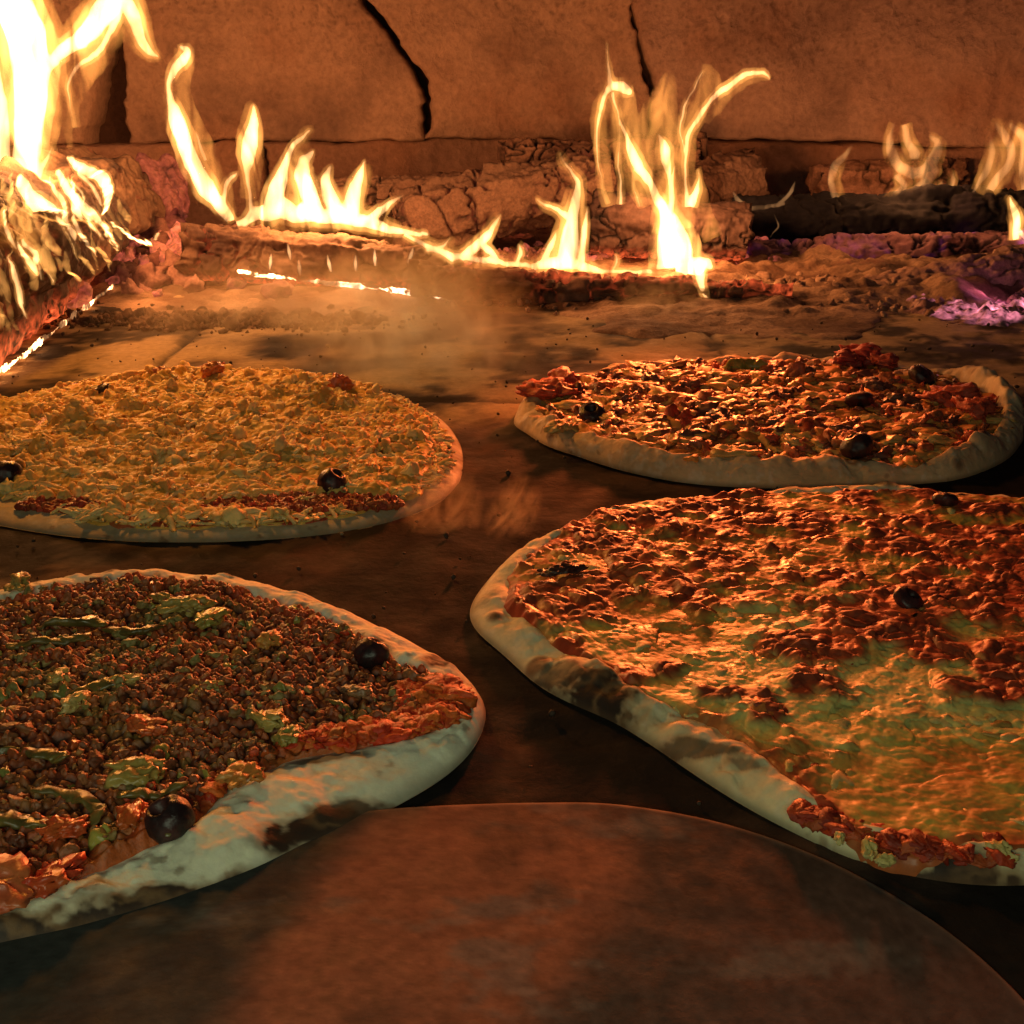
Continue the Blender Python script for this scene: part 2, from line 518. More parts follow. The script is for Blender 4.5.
def strip(parent, name, pts, w, h, mat, seed, glow=1.0, gaps=0.3):
    """thin ragged seam of glowing wood along a log's lower edge, burning in some stretches and dead in others"""
    pts = np.array(pts)
    seg = np.r_[0, np.cumsum(np.linalg.norm(np.diff(pts, axis=0), axis=1))]
    n, m = int(seg[-1] / 0.0009), 10
    t = np.linspace(0, seg[-1], n)
    c = np.stack([np.interp(t, seg, pts[:, i]) for i in range(3)], 1)
    nz = lambda f, k: fbm(np.stack([t * f, t * 0 + k, t * 0], 1), 3, seed + k)
    c = c + np.stack([nz(60, 1) * 0, nz(50, 2) * w * 0.5, nz(70, 3) * h * 0.5], 1)
    wid = np.clip(0.75 + 1.1 * nz(55, 4), 0.12, 2.2) * sm(0, 0.01, t) * sm(0, 0.01, seg[-1] - t)
    a = np.linspace(0, 2 * np.pi, m, endpoint=False)
    v = (c[:, None, :] + np.stack([0 * a, np.cos(a) * w, np.sin(a) * h * 0.8], 1)[None] * wid[:, None, None]).reshape(-1, 3)
    v = v + 0.0006 * np.stack([fbm(v * 420, 2, seed + k) for k in range(3)], 1)
    e = np.clip(sm(gaps * 2 - 1.0, gaps * 2 - 0.5, nz(38, 5)) * (0.5 + 0.8 * np.clip(wid, 0, 1.3)) * (1 + 0.5 * nz(160, 6)), 0.03, 2)
    o = mesh(name, v, gridfaces(n, m, True), mat, col=np.full((len(v), 3), 0.10), attrs={'ember': np.repeat(e, m) * glow}, kind='stuff')
    return under(o, parent)


# big log along the left side
LA, LB = np.array([-0.385, 0.66, 0.062]), np.array([-0.462, 1.40, 0.066])
left_log = empty('firewood_log', (-0.47, 1.05, 0), label='thick log at the far left, its side covered in rows of small flames', cat='log')
under(log('charred_bark', LA, LB, 0.066, 0.060, 2, M_CHAR, cells=26, rgb=(0.06, 0.04, 0.032), ash=(0.26, 0.16, 0.10), ashw=0.5, flatface=0.1, n=260,
    ember=lambda t, a, c, p: sm(0.030, 0.006, p[:, 2]) * (0.5 + 0.5 * c) * 1.3 + 0.15 * c), left_log)
edge = [G(-60, 416, 0.004), G(0, 372, 0.004), G(30, 350, 0.004), G(60, 326, 0.004), G(95, 300, 0.005), G(128, 276, 0.006)]
strip(left_log, 'glowing_edge', edge, 0.0020, 0.0024, M_HOT, 4, 0.8, 0.38)

# thin log across the middle, in two burnt lengths
mid_log = empty('firewood_log', (-0.12, 1.22, 0), label='long thin log lying left of centre with a glowing line along its foot', cat='log')
under(log('charred_bark', V(190, 252, 1.22) , V(452, 272, 1.19), 0.031, 0.026, 5, M_CHAR, cells=30, rgb=(0.06, 0.03, 0.022), ash=(0.19, 0.11, 0.07), ashw=0.55, squash=0.9,
    flatface=0.12, ember=lambda t, a, c, p: sm(0.020, 0.004, p[:, 2]) * 0.6 + 0.25 * c * sm(0.5, 0.1, t)), mid_log)
strip(mid_log, 'glowing_edge', [V(232, 271, 1.182), V(290, 279, 1.172), V(360, 286, 1.155), V(418, 293, 1.13), V(458, 302, 1.11)], 0.0020, 0.0022, M_HOT, 9, 1.0, 0.28)
log('firewood_log', V(418, 279, 1.135), V(782, 296, 1.11), 0.0205, 0.015, 7, M_CHAR, cells=34, rgb=(0.06, 0.03, 0.02), ash=(0.22, 0.12, 0.075), ashw=0.5, squash=0.85,
    bend=-0.002, flatface=0.15, ember=lambda t, a, c, p: sm(0.55, 1.0, np.sin(a)) * 0.5 * sm(0.2, 0.5, t) + 0.12 * c,
    label='thin burning log lying under the tall centre flame', cat='log')
# block behind it
log('wood_block', V(592, 222, 1.34), V(748, 232, 1.32), 0.034, 0.030, 12, M_CHAR, cells=32, rgb=(0.025, 0.013, 0.012), ash=(0.07, 0.04, 0.032), ashw=0.55,
    ember=lambda t, a, c, p: sm(0.03, 0.008, p[:, 2]) * 0.8, label='short split wood block lying just behind the tall centre flame', cat='log')
# pale cracked logs at the back
log('charred_log', V(398, 228, 1.42), V(610, 178, 1.46), 0.040, 0.038, 15, M_ASH, cells=24, crack=0.009, rgb=(0.08, 0.038, 0.028), ash=(0.19, 0.115, 0.08), ashw=0.7,
    ember=lambda t, a, c, p: 0.1 * c, label='pale cracked ash covered log with curved top near the wall, centre', cat='log', flatface=0.15)
log('charred_log', V(318, 196, 1.50), V(468, 192, 1.50), 0.020, 0.026, 16, M_ASH, cells=30, crack=0.007, rgb=(0.10, 0.045, 0.03), ash=(0.22, 0.13, 0.09), ashw=0.6,
    label='narrow pale log by the wall behind the left flames', cat='log')
log('charred_log', V(505, 160, 1.53), V(700, 156, 1.52), 0.024, 0.026, 17, M_ASH, cells=26, crack=0.007, rgb=(0.10, 0.045, 0.03), ash=(0.20, 0.11, 0.075), ashw=0.6,
    label='topmost broken log against the wall behind the centre flame', cat='log')
# black log on the right with a violet glow below
log('charred_log', V(738, 226, 1.41), V(1120, 214, 1.38), 0.033, 0.036, 20, M_CHARP, cells=22, crack=0.004, rgb=(0.006, 0.006, 0.010), ash=(0.020, 0.017, 0.028), ashw=0.35,
    label='black charcoal log lying across the right side behind the ash', cat='log', flatface=0.1)
log('charred_log', V(750, 259, 1.36), V(1120, 250, 1.33), 0.020, 0.026, 23, M_CHARP, cells=34, crack=0.007, rgb=(0.10, 0.04, 0.05), ash=(0.25, 0.12, 0.14), ashw=0.5,
    ember=lambda t, a, c, p: (0.10 + 0.9 * sm(0.35, 0.7, t)) * sm(-0.2, 0.6, fbm(p * 30, 3, 5)) * (1 - 0.8 * c), label='cracked violet glowing log under the black charcoal log', cat='log')
log('charred_log', V(845, 300, 1.17), V(1110, 262, 1.22), 0.026, 0.042, 26, M_ASH, cells=24, crack=0.008, rgb=(0.20, 0.10, 0.07), ash=(0.34, 0.20, 0.14), ashw=0.75, squash=0.75,
    label='ash coated log with deep cracks at the right edge', cat='log')
log('wood_block', V(665, 205, 1.45), V(752, 176, 1.50), 0.036, 0.03, 29, M_ASH, cells=22, crack=0.007, rgb=(0.09, 0.045, 0.03), ash=(0.20, 0.12, 0.085), ashw=0.6,
    label='pale burnt wood block right of the tall centre flame', cat='log')
log('wood_block', V(815, 190, 1.55), V(960, 180, 1.56), 0.030, 0.03, 31, M_ASH, cells=24, crack=0.008, rgb=(0.16, 0.08, 0.05), ash=(0.30, 0.16, 0.11), ashw=0.6,
    label='rough burnt block by the wall above the black log', cat='log')
# wedge at the left, pinkish ash, standing
log('wood_block', V(162, 222, 1.42), V(156, 178, 1.47), 0.026, 0.034, 33, M_EMBER, cells=16, crack=0.004, rgb=(0.16, 0.06, 0.07), ash=(0.26, 0.12, 0.11), ashw=0.6,
    ember=lambda t, a, c, p: 0.12 + 0 * c, label='pinkish wedge of burnt wood standing behind the left embers', cat='log', flatface=0.25)

# ------------------------------------------------------------------ embers and ash
def pile(name, centre, spread, k, size, mat, seed, rgb, rgb2, glow, height=0.02, **tags):
    r = np.random.default_rng(seed)
    vs, fs, cs, es, base = [], [], [], [], 0
    temps = [lump(ICO3 if k < 500 else ICO2, seed + i, 0.55, 1.4) for i in range(6)]
    pos = r.normal(0, 1, (k, 2)) * spread * 0.5
    d = np.hypot(pos[:, 0] / spread[0], pos[:, 1] / spread[1])
    z = height * np.clip(1 - d * 1.1, 0, 1) * r.uniform(0.1, 1.0, k)
    siz = size * np.exp(r.normal(0, 0.45, k))
    for i in range(6):
        idx = np.arange(i, k, 6)
        tv, tf = temps[i]
        sc = siz[idx][:, None] * r.uniform(0.6, 1.3, (len(idx), 3))
        M = rotmats(len(idx), 3.1, r) * sc[:, None, :]
        c = np.c_[centre[0] + pos[idx, 0], centre[1] + pos[idx, 1], z[idx] + siz[idx] * 0.4]
        v, f = stamp(tv, tf, M, c)
        vs.append(v); fs.append(f + base); base += len(v)
        kk = r.uniform(0, 1, len(idx))
        cs.append(np.repeat(mix(rgb, rgb2, kk), len(tv), 0)); es.append(np.repeat(glow * r.uniform(0, 1, len(idx)) ** 3, len(tv)))
    v = np.concatenate(vs)
    v = v + 0.35 * size * np.stack([fbm(v * (0.9 / size), 3, seed + j) for j in range(3)], 1)
    return mesh(name, v, np.concatenate(fs), mat, col=np.concatenate(cs), attrs={'ember': np.concatenate(es)}, smooth=True, **tags)


pile('ember_bed', G(190, 268)[:2], np.array([0.13, 0.15]), 480, 0.0080, M_EMBER, 3, (0.16, 0.07, 0.055), (0.34, 0.18, 0.14), 0.6, 0.030, kind='stuff',
     label='bed of pinkish glowing embers at the corner of the left logs', cat='embers')
pile('cinders', G(215, 322)[:2], np.array([0.13, 0.035]), 1500, 0.0017, M_ASH, 13, (0.05, 0.03, 0.02), (0.18, 0.10, 0.055), 0.0, 0.007, kind='stuff',
     label='dark cinders spilled in front of the left embers', cat='cinders')
pile('ember_bed', G(690, 262)[:2], np.array([0.36, 0.07]), 480, 0.0050, M_EMBER, 19, (0.14, 0.06, 0.045), (0.30, 0.15, 0.10), 0.7, 0.015, kind='stuff',
     label='red embers lying behind the long middle log', cat='embers')
pile('ash_rubble', G(800, 295)[:2], np.array([0.26, 0.08]), 2200, 0.0026, M_ASH, 23, (0.20, 0.11, 0.07), (0.40, 0.25, 0.16), 0.0, 0.009, kind='stuff',
     label='rubble of brown ash lumps right of the long log', cat='ash')


def ash_bed():
    n, m = 220, 420
    x0, x1, y0, y1 = -0.62, 0.95, 0.93, 1.66
    X, Y = np.meshgrid(np.linspace(x0, x1, m), np.linspace(y0, y1, n)); x, y = X.ravel(), Y.ravel()
    e = np.minimum(np.minimum(x - x0, x1 - x) / 0.12, (y - y0) / 0.22)
    front = sm(0, 1, e + 0.55 * fbm(flat2(x, y, 8), 4, 2) - 0.25)
    right = sm(0.05, 0.35, x)
    b1 = fbm(flat2(x, y, 14), 5, 5)
    f1, f2, cid = worley(flat2(x, y, 60), 4)
    g1, g2, gid = worley(flat2(x, y, 26), 8)
    z = front * (0.004 + 0.006 * right * (0.7 + b1) + 0.004 * b1 + 0.0055 * np.sqrt(np.clip(1 - f1 * 1.3, 0, 1)) * cid + right * 0.007 * np.sqrt(np.clip(1 - g1 * 1.3, 0, 1)) * gid)
    z = z + 0.0012 * fbm(flat2(x, y, 170), 2, 6) * front
    z = z - 0.005 * (1 - sm(0.0, 0.15, front))
    col = mix((0.13, 0.065, 0.035), (0.36, 0.22, 0.13), sm(-0.5, 0.7, fbm(flat2(x, y, 20), 4, 9) + 0.5 * (cid - 0.5)))
    mesh('ash_bed', np.c_[x, y, z], gridfaces(n, m), M_ASH, col=col, attrs={'ember': 0.12 * sm(0.5, 1, b1) * sm(1.1, 1.3, y)}, kind='stuff',
         label='lumpy bed of wood ash under the logs', cat='ash')


ash_bed()


def smoulder():
    """low smouldering heap at the right: ash broken open over pink-hot coals"""
    n, m = 150, 300
    X, Y = np.meshgrid(np.linspace(0.32, 0.86, m), np.linspace(0.985, 1.13, n)); x, y = X.ravel(), Y.ravel()
    d = np.minimum(np.minimum(x - 0.32, 0.86 - x) / 0.10, np.minimum(y - 0.985, 1.13 - y) / 0.045)
    e = sm(0.0, 1.0, d + 0.5 * fbm(flat2(x, y, 26), 4, 3) - 0.15)
    f1, f2, cid = worley(flat2(x + 0.004 * vnoise(flat2(x, y, 120), 5), y, 95), 6)
    z = -0.004 + e * (0.010 + 0.007 * np.clip(1 - f1 * 1.2, 0, 1) * (0.3 + cid) + 0.003 * fbm(flat2(x, y, 60), 4, 9) + 0.0015 * fbm(flat2(x, y, 240), 2, 9))
    hot = sm(0.0, 0.6, fbm(np.stack([x * 26, y * 60, x * 0], 1), 4, 11) + 0.5 * e - 0.35) * sm(0.25, 0.06, f2 - f1) * e
    hot = hot + 0.35 * e * sm(0.1, 0.7, fbm(flat2(x, y, 40), 3, 15))
    col = mix((0.20, 0.10, 0.09), (0.36, 0.22, 0.19), sm(-0.5, 0.6, fbm(flat2(x, y, 70), 3, 19)))
    mesh('ember_bed', np.c_[x, y, z], gridfaces(n, m), M_HOTP, col=col, attrs={'ember': hot}, kind='stuff', label='pink and violet smouldering embers in front of the right ash log', cat='embers')


smoulder()


def crumbs():
    """burnt crumbs and flour specks strewn on the hearth"""
    r = np.random.default_rng(61)
    k = 900
    xy = np.c_[r.uniform(-0.6, 0.65, k), r.uniform(0.28, 1.12, k)]
    tv, tf = lump(ICO1, 3, 0.4)
    s = 0.0007 * np.exp(np.clip(r.normal(0.1, 0.5, k), -1, 0.8))
    M = rotmats(k, 3.1, r) * (s[:, None] * r.uniform(0.6, 1.4, (k, 3)))[:, None, :]
    v, f = stamp(tv, tf, M, np.c_[xy, 0.0012 + s * 0.4])
    col = np.where(r.uniform(0, 1, (k, 1)) < 0.04, [[0.25, 0.18, 0.10]], [[0.05, 0.03, 0.02]])
    mesh('crumbs', v, f, M_DOUGH, col=np.repeat(col, len(tv), 0), kind='stuff', label='burnt crumbs and flour specks strewn on the oven floor', cat='crumbs')


crumbs()

# ------------------------------------------------------------------ peel at the front
def peel():
    root = empty('pizza_peel', (0.013, 0.191, 0), label='flat round pizza peel dusted with flour at the front, worn, with red firelight painted in', cat='pizza peel')
    R = 0.1075
    n, m = 130, 360
    s = np.r_[np.linspace(0, 0.985, n), 0.995, 1.0, 1.0, 0.995]
    zt = np.r_[np.full(n, 0.0021), 0.0020, 0.0017, 0.0013, 0.0011]
    th = np.linspace(0, 2 * np.pi, m, endpoint=False)
    S, T = np.meshgrid(s, th, indexing='ij')
    x = (0.013 + R * S * np.cos(T) * np.where(np.cos(T) < 0, 1.75, 1.0)).ravel(); y = (0.191 + R * S * np.sin(T)).ravel()
    z = np.repeat(zt, m) + 0.0002 * fbm(flat2(x, y, 30), 3, 4)
    a = fbm(flat2(x, y, 11), 5, 8); b = fbm(np.stack([x * 24, y * 60, x * 0], 1), 4, 18); c = fbm(flat2(x, y, 260), 3, 28)
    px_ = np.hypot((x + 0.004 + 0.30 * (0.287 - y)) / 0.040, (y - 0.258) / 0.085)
    red = sm(1.15, 0.70, px_ + 0.28 * a + 0.15 * b)  # firelight reaching the peel between the pizzas, painted in as a red patch
    col = mix((0.040, 0.040, 0.036), (0.075, 0.052, 0.045), sm(-0.5, 0.7, a + 8 * x))  # grey-green darkening to the left paints in the left pizza's shade
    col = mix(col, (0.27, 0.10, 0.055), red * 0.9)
    col = mix(col, (0.14, 0.14, 0.125), sm(0.35, 0.85, b + 0.3 * a + 0.2 * c) * 0.5)
    col = mix(col, (0.03, 0.025, 0.022), sm(0.3, 0.9, fbm(flat2(x, y, 34), 5, 38)) * 0.5)
    col = col * (1 + 0.25 * fbm(flat2(x, y, 420), 3, 48))[:, None]
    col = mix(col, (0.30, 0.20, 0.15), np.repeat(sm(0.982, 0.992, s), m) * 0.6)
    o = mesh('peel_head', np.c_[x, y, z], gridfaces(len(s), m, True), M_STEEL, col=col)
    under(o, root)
    # handle running out of the oven mouth behind the viewer
    h = []
    for yy, w in ((0.095, 0.030), (0.07, 0.017), (0.02, 0.014), (-0.4, 0.014)):
        h += [(0.013 - w, yy, 0.0016), (0.013 + w, yy, 0.0016), (0.013 + w * 0.8, yy, 0.0026), (0.013 - w * 0.8, yy, 0.0026)]
    f = [(0, 1, 2, 3)] + [(i * 4 + j, i * 4 + (j + 1) % 4, (i + 1) * 4 + (j + 1) % 4, (i + 1) * 4 + j) for i in range(3) for j in range(4)] + [(15, 14, 13, 12)]
    under(mesh('handle', h, f, M_STEEL, col=np.full((16, 3), 0.14), smooth=False), root)


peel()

# ------------------------------------------------------------------ pizzas
class Outline:
    """closed outline in polar form about a centre, from points on the hearth"""
    def __init__(self, c, pts):
        self.c = np.asarray(c, float)
        p = np.array([q[:2] for q in pts]) - self.c
        a = np.arctan2(p[:, 1], p[:, 0]); r = np.hypot(p[:, 0], p[:, 1])
        o = np.argsort(a); a, r = a[o], r[o]
        aa = np.r_[a - 2 * np.pi, a, a + 2 * np.pi]; rr = np.r_[r, r, r]
        g = np.linspace(-np.pi, np.pi, 720, endpoint=False)
        v = np.interp(g, aa, rr)
        ker = np.exp(-0.5 * (np.arange(-24, 25) / 7.0) ** 2); ker /= ker.sum()
        v = np.convolve(np.r_[v[-24:], v, v[:24]], ker, 'valid')
        self.g, self.v = np.r_[g, np.pi], np.r_[v, v[0]]

    def r(self, th):
        th = (np.asarray(th) + np.pi) % (2 * np.pi) - np.pi
        return np.interp(th, self.g, self.v)

    def s(self, x, y):
        dx, dy = x - self.c[0], y - self.c[1]
        return np.hypot(dx, dy) / self.r(np.arctan2(dy, dx))


CREAM, TOAST, BURNT = (0.62, 0.52, 0.38), (0.42, 0.22, 0.09), (0.035, 0.018, 0.012)


def dough(root, out, inn, seed, H=0.011, chars=(), z0=0.0, gain=1.0, rimvar=0.35, base=CREAM, toast=0.4, flour=0.0, lift=None):
    """disc of dough: thin in the middle, a rounded irregular rim between inn and out"""
    m = 1100
    th = np.linspace(-np.pi, np.pi, m, endpoint=False)
    ro, ri = out.r(th), np.minimum(inn.r(th), out.r(th) * 0.985)
    cth = np.stack([np.cos(th) * 3, np.sin(th) * 3, th * 0 + seed], 1)
    Hm = H * (1 + rimvar * fbm(cth * 1.6, 3, seed))
    if lift is not None:
        Hm = Hm * lift(th)
    w = ro - ri
    top = []     # rows of (radius, z)
    for q in np.linspace(0, 0.94, 26):
        top.append((ri * q, np.full(m, 0.0035)))
    for q in np.linspace(0, 1, 64)[1:]:
        u = np.sin(np.pi / 2 * q)
        rr = ri * 0.94 + (ro - ri * 0.94) * u
        u0 = 0.36
        if u < u0:
            zz = 0.0035 + (Hm - 0.0035) * float(sm(0, u0, u))
        else:
            zz = Hm * (1 - ((u - u0) / (1 - u0)) ** 2.0) ** 0.62
        zz = zz + 0 * ro
        zz = np.where(q >= 0.999, 0.0008, zz)
        top.append((rr, np.maximum(zz, 0.0008)))
    top.append((ro * 0.985, np.full(m, 0.0004)))
    top.append((ro * 0.90, np.full(m, 0.0003)))
    R = np.array([t[0] for t in top]); Z = np.array([t[1] for t in top])
    n = len(top)
    x = (out.c[0] + R * np.cos(th)).ravel(); y = (out.c[1] + R * np.sin(th)).ravel(); z = Z.ravel()
    q3 = np.stack([x, y, z], 1)
    hgt = sm(0.002, 0.007, z)
    bl = fbm(q3 * 55, 3, seed + 3)
    z = z + hgt * (0.0016 * bl + 0.0009 * fbm(q3 * 150, 4, seed + 5))
    # small bubbles in the crust
    f1, f2, cid = worley(q3 * 70, seed + 7)
    bub = np.sqrt(np.clip(1 - f1 * 2.2, 0, 1)) * (cid > 0.72)
    z = z + hgt * 0.0022 * bub
    col = mix(base, TOAST, sm(0.0, 1.0, fbm(q3 * 26, 4, seed + 9) + 0.3) * toast)
    col = mix(col, (0.10, 0.045, 0.02), sm(0.25, 0.7, bub) * sm(0.8, 0.95, cid))
    fl = fbm(q3 * 300, 3, seed + 60)
    col = mix(col, (0.74, 0.68, 0.55), sm(0.2, 0.8, fl + 0.5 * bl) * 0.35 * (0.3 + gain * 0.4))
    col = mix(col, (0.20, 0.10, 0.04), sm(0.72, 0.95, fbm(q3 * 150, 3, seed + 61)) * 0.55)
    for (cx, cy, rx, ry, a, k) in chars:          # scorched patches at places seen in the photo
        dx, dy = x - cx, y - cy
        u, v = dx * math.cos(a) + dy * math.sin(a), -dx * math.sin(a) + dy * math.cos(a)
        d = np.hypot(u / rx, v / ry) + 0.45 * fbm(q3 * 75, 4, seed + 40) + 0.22 * fbm(q3 * 320, 3, seed + 44)
        col = mix(col, mix(TOAST, BURNT, np.full(len(d), 0.35)), sm(1.45, 0.95, d) * k * 0.6)
        col = mix(col, BURNT, sm(1.0, 0.74, d) * k)
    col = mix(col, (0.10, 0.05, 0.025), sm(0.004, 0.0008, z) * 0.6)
    o = mesh('dough', np.c_[x, y, z + z0], gridfaces(n, m, True), M_DOUGH, col=col)
    return under(o, root)


def layer(root, name, inn, n, m, hfun, cfun, mat, z0=0.0035, edge=0.0015, wob=0.02, seed=1):
    """a topping sheet filling the inner outline; hfun/cfun give its relief and colour"""
    th = np.linspace(-np.pi, np.pi, m, endpoint=False)
    ri = inn.r(th) * (1 + wob * fbm(np.stack([np.cos(th) * 9, np.sin(th) * 9, th * 0], 1), 4, seed))
    s = np.linspace(0.002, 1, n) ** 0.75
    x = (inn.c[0] + s[:, None] * ri * np.cos(th)).ravel(); y = (inn.c[1] + s[:, None] * ri * np.sin(th)).ravel()
    S = np.repeat(s, m)
    h = hfun(x, y, S)
    z = z0 + np.where(S > 0.9999, -0.003, h * sm(1.0, 0.965, S) + edge * sm(1.0, 0.99, S))
    o = mesh(name, np.c_[x, y, z], gridfaces(n, m, True), mat, col=cfun(x, y, S, h))
    return under(o, root)


def scatter_xy(inn, k, r, smax=0.97, cond=None):
    th = r.uniform(-np.pi, np.pi, k * 3); s = np.sqrt(r.uniform(0, 1, k * 3)) * smax
    x = inn.c[0] + s * inn.r(th) * np.cos(th); y = inn.c[1] + s * inn.r(th) * np.sin(th)
    if cond is not None:
        ok = cond(x, y)
        x, y = x[ok], y[ok]
    return x[:k], y[:k]


def bits(root, name, x, y, z, size, temps, mat, cols, seed, stretch=(1, 1, 0.7), tilt=3.1, kind='stuff', label=None, sig=0.35, crumple=0.42, cols2=None):
    """many small irregular pieces as one mesh"""
    r = np.random.default_rng(seed)
    k = len(x)
    siz = size * np.clip(np.exp(r.normal(0, sig, k)), 0.4, 1.7)
    vs, fs, cs, base = [], [], [], 0
    cols = np.asarray(cols, float)
    patch = sm(-0.1, 0.35, fbm(flat2(x, y, 38), 3, seed + 500)) if cols2 is not None else None
    T = len(temps)
    for i in range(T):
        idx = np.arange(i, k, T)
        tv, tf = temps[i]
        sc = siz[idx][:, None] * np.array(stretch) * r.uniform(0.75, 1.25, (len(idx), 3))
        M = rotmats(len(idx), tilt, r) * sc[:, None, :]
        v, f = stamp(tv, tf, M, np.c_[x[idx], y[idx], z[idx] + siz[idx] * 0.25])
        vs.append(v); fs.append(f + base); base += len(v)
        c = cols[r.integers(0, len(cols), len(idx))] * r.uniform(0.75, 1.2, (len(idx), 1))
        if cols2 is not None:
            c2 = np.asarray(cols2, float)[r.integers(0, len(cols2), len(idx))]
            c = mix(c, c2, patch[idx])
        cs.append(np.repeat(c, len(tv), 0))
    v = np.concatenate(vs)
    v = v + crumple * size * np.stack([fbm(v * (0.55 / size), 3, seed + j) for j in range(3)], 1)
    o = mesh(name, v, np.concatenate(fs), mat, col=np.concatenate(cs), kind=kind if kind else None)
    return under(o, root)


def olive(root, p, r, seed, half=False, squash=0.8, ring=False):
    v, f = lump(ICO4, seed, 0.07, 1.2)
    v = v * (1 + 0.05 * fbm(v * [3.5, 3.5, 1.2] + seed, 3, seed))[:, None]
    v = v * [r, r, r * squash]
    a = seed * 1.7
    tl = 0.5
    Rm = np.array([[math.cos(a), -math.sin(a), 0], [math.sin(a), math.cos(a), 0], [0, 0, 1]]) @ np.array([[1, 0, 0], [0, math.cos(tl), -math.sin(tl)], [0, math.sin(tl), math.cos(tl)]])
    # pit hole pushed in at the pole
    d = np.hypot(v[:, 0], v[:, 1])
    v[:, 2] -= np.where(v[:, 2] > 0, r * 0.55 * sm(r * 0.45, r * 0.2, d), 0)
    v = v @ Rm.T + np.array(p)
    n = fbm(v * 240, 3, seed)
    col = mix((0.020, 0.010, 0.010), (0.06, 0.02, 0.018), sm(0, 1, n + 0.3))
    o = mesh('olive', v, f, M_OLIVE, col=col)
    return under(o, root)


def chunk(root, name, p, size, seed, rgb, rgb2, mat=None, stretch=(1.2, 1, 0.6), rot=0.0, amp=0.4, tilt=0.0):
    v, f = lump(ICO4, seed, amp, 1.4)
    v = v + 0.10 * np.stack([vnoise(v * 5 + 3, seed + j) for j in range(3)], 1)
    v = v * size * np.array(stretch)
    c, s = math.cos(tilt), math.sin(tilt)
    v = v @ np.array([[c, 0, s], [0, 1, 0], [-s, 0, c]])
    c, s = math.cos(rot), math.sin(rot)
    v = v @ np.array([[c, s, 0], [-s, c, 0], [0, 0, 1]]) + np.array(p)
    v = v + 0.16 * size * np.stack([fbm(v * (2.2 / size), 3, seed + j) for j in range(3)], 1)
    n = fbm(v * 180, 3, seed)
    o = mesh(name, v, f, mat or M_VEG, col=mix(rgb, rgb2, sm(-0.6, 0.7, n)))
    return under(o, root)


def arc_piece(root, name, p, R, w, hgt, a0, a1, rot, seed, rgb, rgb2, squash=0.6):
    """curved slice of pepper or onion: a bent band lying on the pizza"""
    n, m = 40, 12
    t = np.linspace(a0, a1, n); q = np.linspace(0, 2 * np.pi, m, endpoint=False)
    T, Q = np.meshgrid(t, q, indexing='ij')
    taper = np.sqrt(np.clip(np.sin(np.pi * (T - a0) / (a1 - a0)), 0.0, 1)) * 0.9 + 0.1
    taper = taper * ((T > a0) & (T < a1))
    rr = R + w * np.cos(Q) * taper
    x = rr * np.cos(T); y = rr * np.sin(T) * squash; z = hgt * np.sin(Q) * taper
    c, s = math.cos(rot), math.sin(rot)
    P = np.stack([x * c - y * s, x * s + y * c, z], -1).reshape(-1, 3)
    P = P - P.mean(0) + np.array(p)
    P = P + 0.0014 * np.stack([fbm(P * 190, 3, seed + j) for j in range(3)], 1)
    nn = fbm(P * 150, 3, seed)
    o = mesh(name, P, gridfaces(n, m, True), M_VEG, col=mix(rgb, rgb2, sm(-0.5, 0.7, nn)))
    return under(o, root)


def gcap(px, py, z=0.008):
    return G(px, py, z)


LUMPS1 = [lump(ICO2, i, 0.45, 1.2) for i in range(8)]
LUMPS2 = [lump(ICO3, i, 0.45, 1.3) for i in range(8)]


def shred_template(seed):
    """one strand of grated cheese"""
    n, m = 6, 6
    r = np.random.default_rng(seed)
    t = np.linspace(-1, 1, n); q = np.linspace(0, 2 * np.pi, m, endpoint=False)
    b, c = r.uniform(-0.35, 0.35), r.uniform(-0.2, 0.2)
    T, Q = np.meshgrid(t, q, indexing='ij')
    rad = 0.23 * np.where(np.abs(T) > 0.99, 0.45, 1.0)
    P = np.stack([T, b * T * T + rad * np.cos(Q), c * np.sin(T * 2) + rad * 0.8 * np.sin(Q)], -1).reshape(-1, 3)
    f = gridfaces(n, m, True)
    cap = np.array([[0, 1, 2, 3], [0, 3, 4, 5], [30, 33, 32, 31], [30, 35, 34, 33]])
    return P, np.r_[f, cap]


SHREDS = [shred_template(i) for i in range(8)]

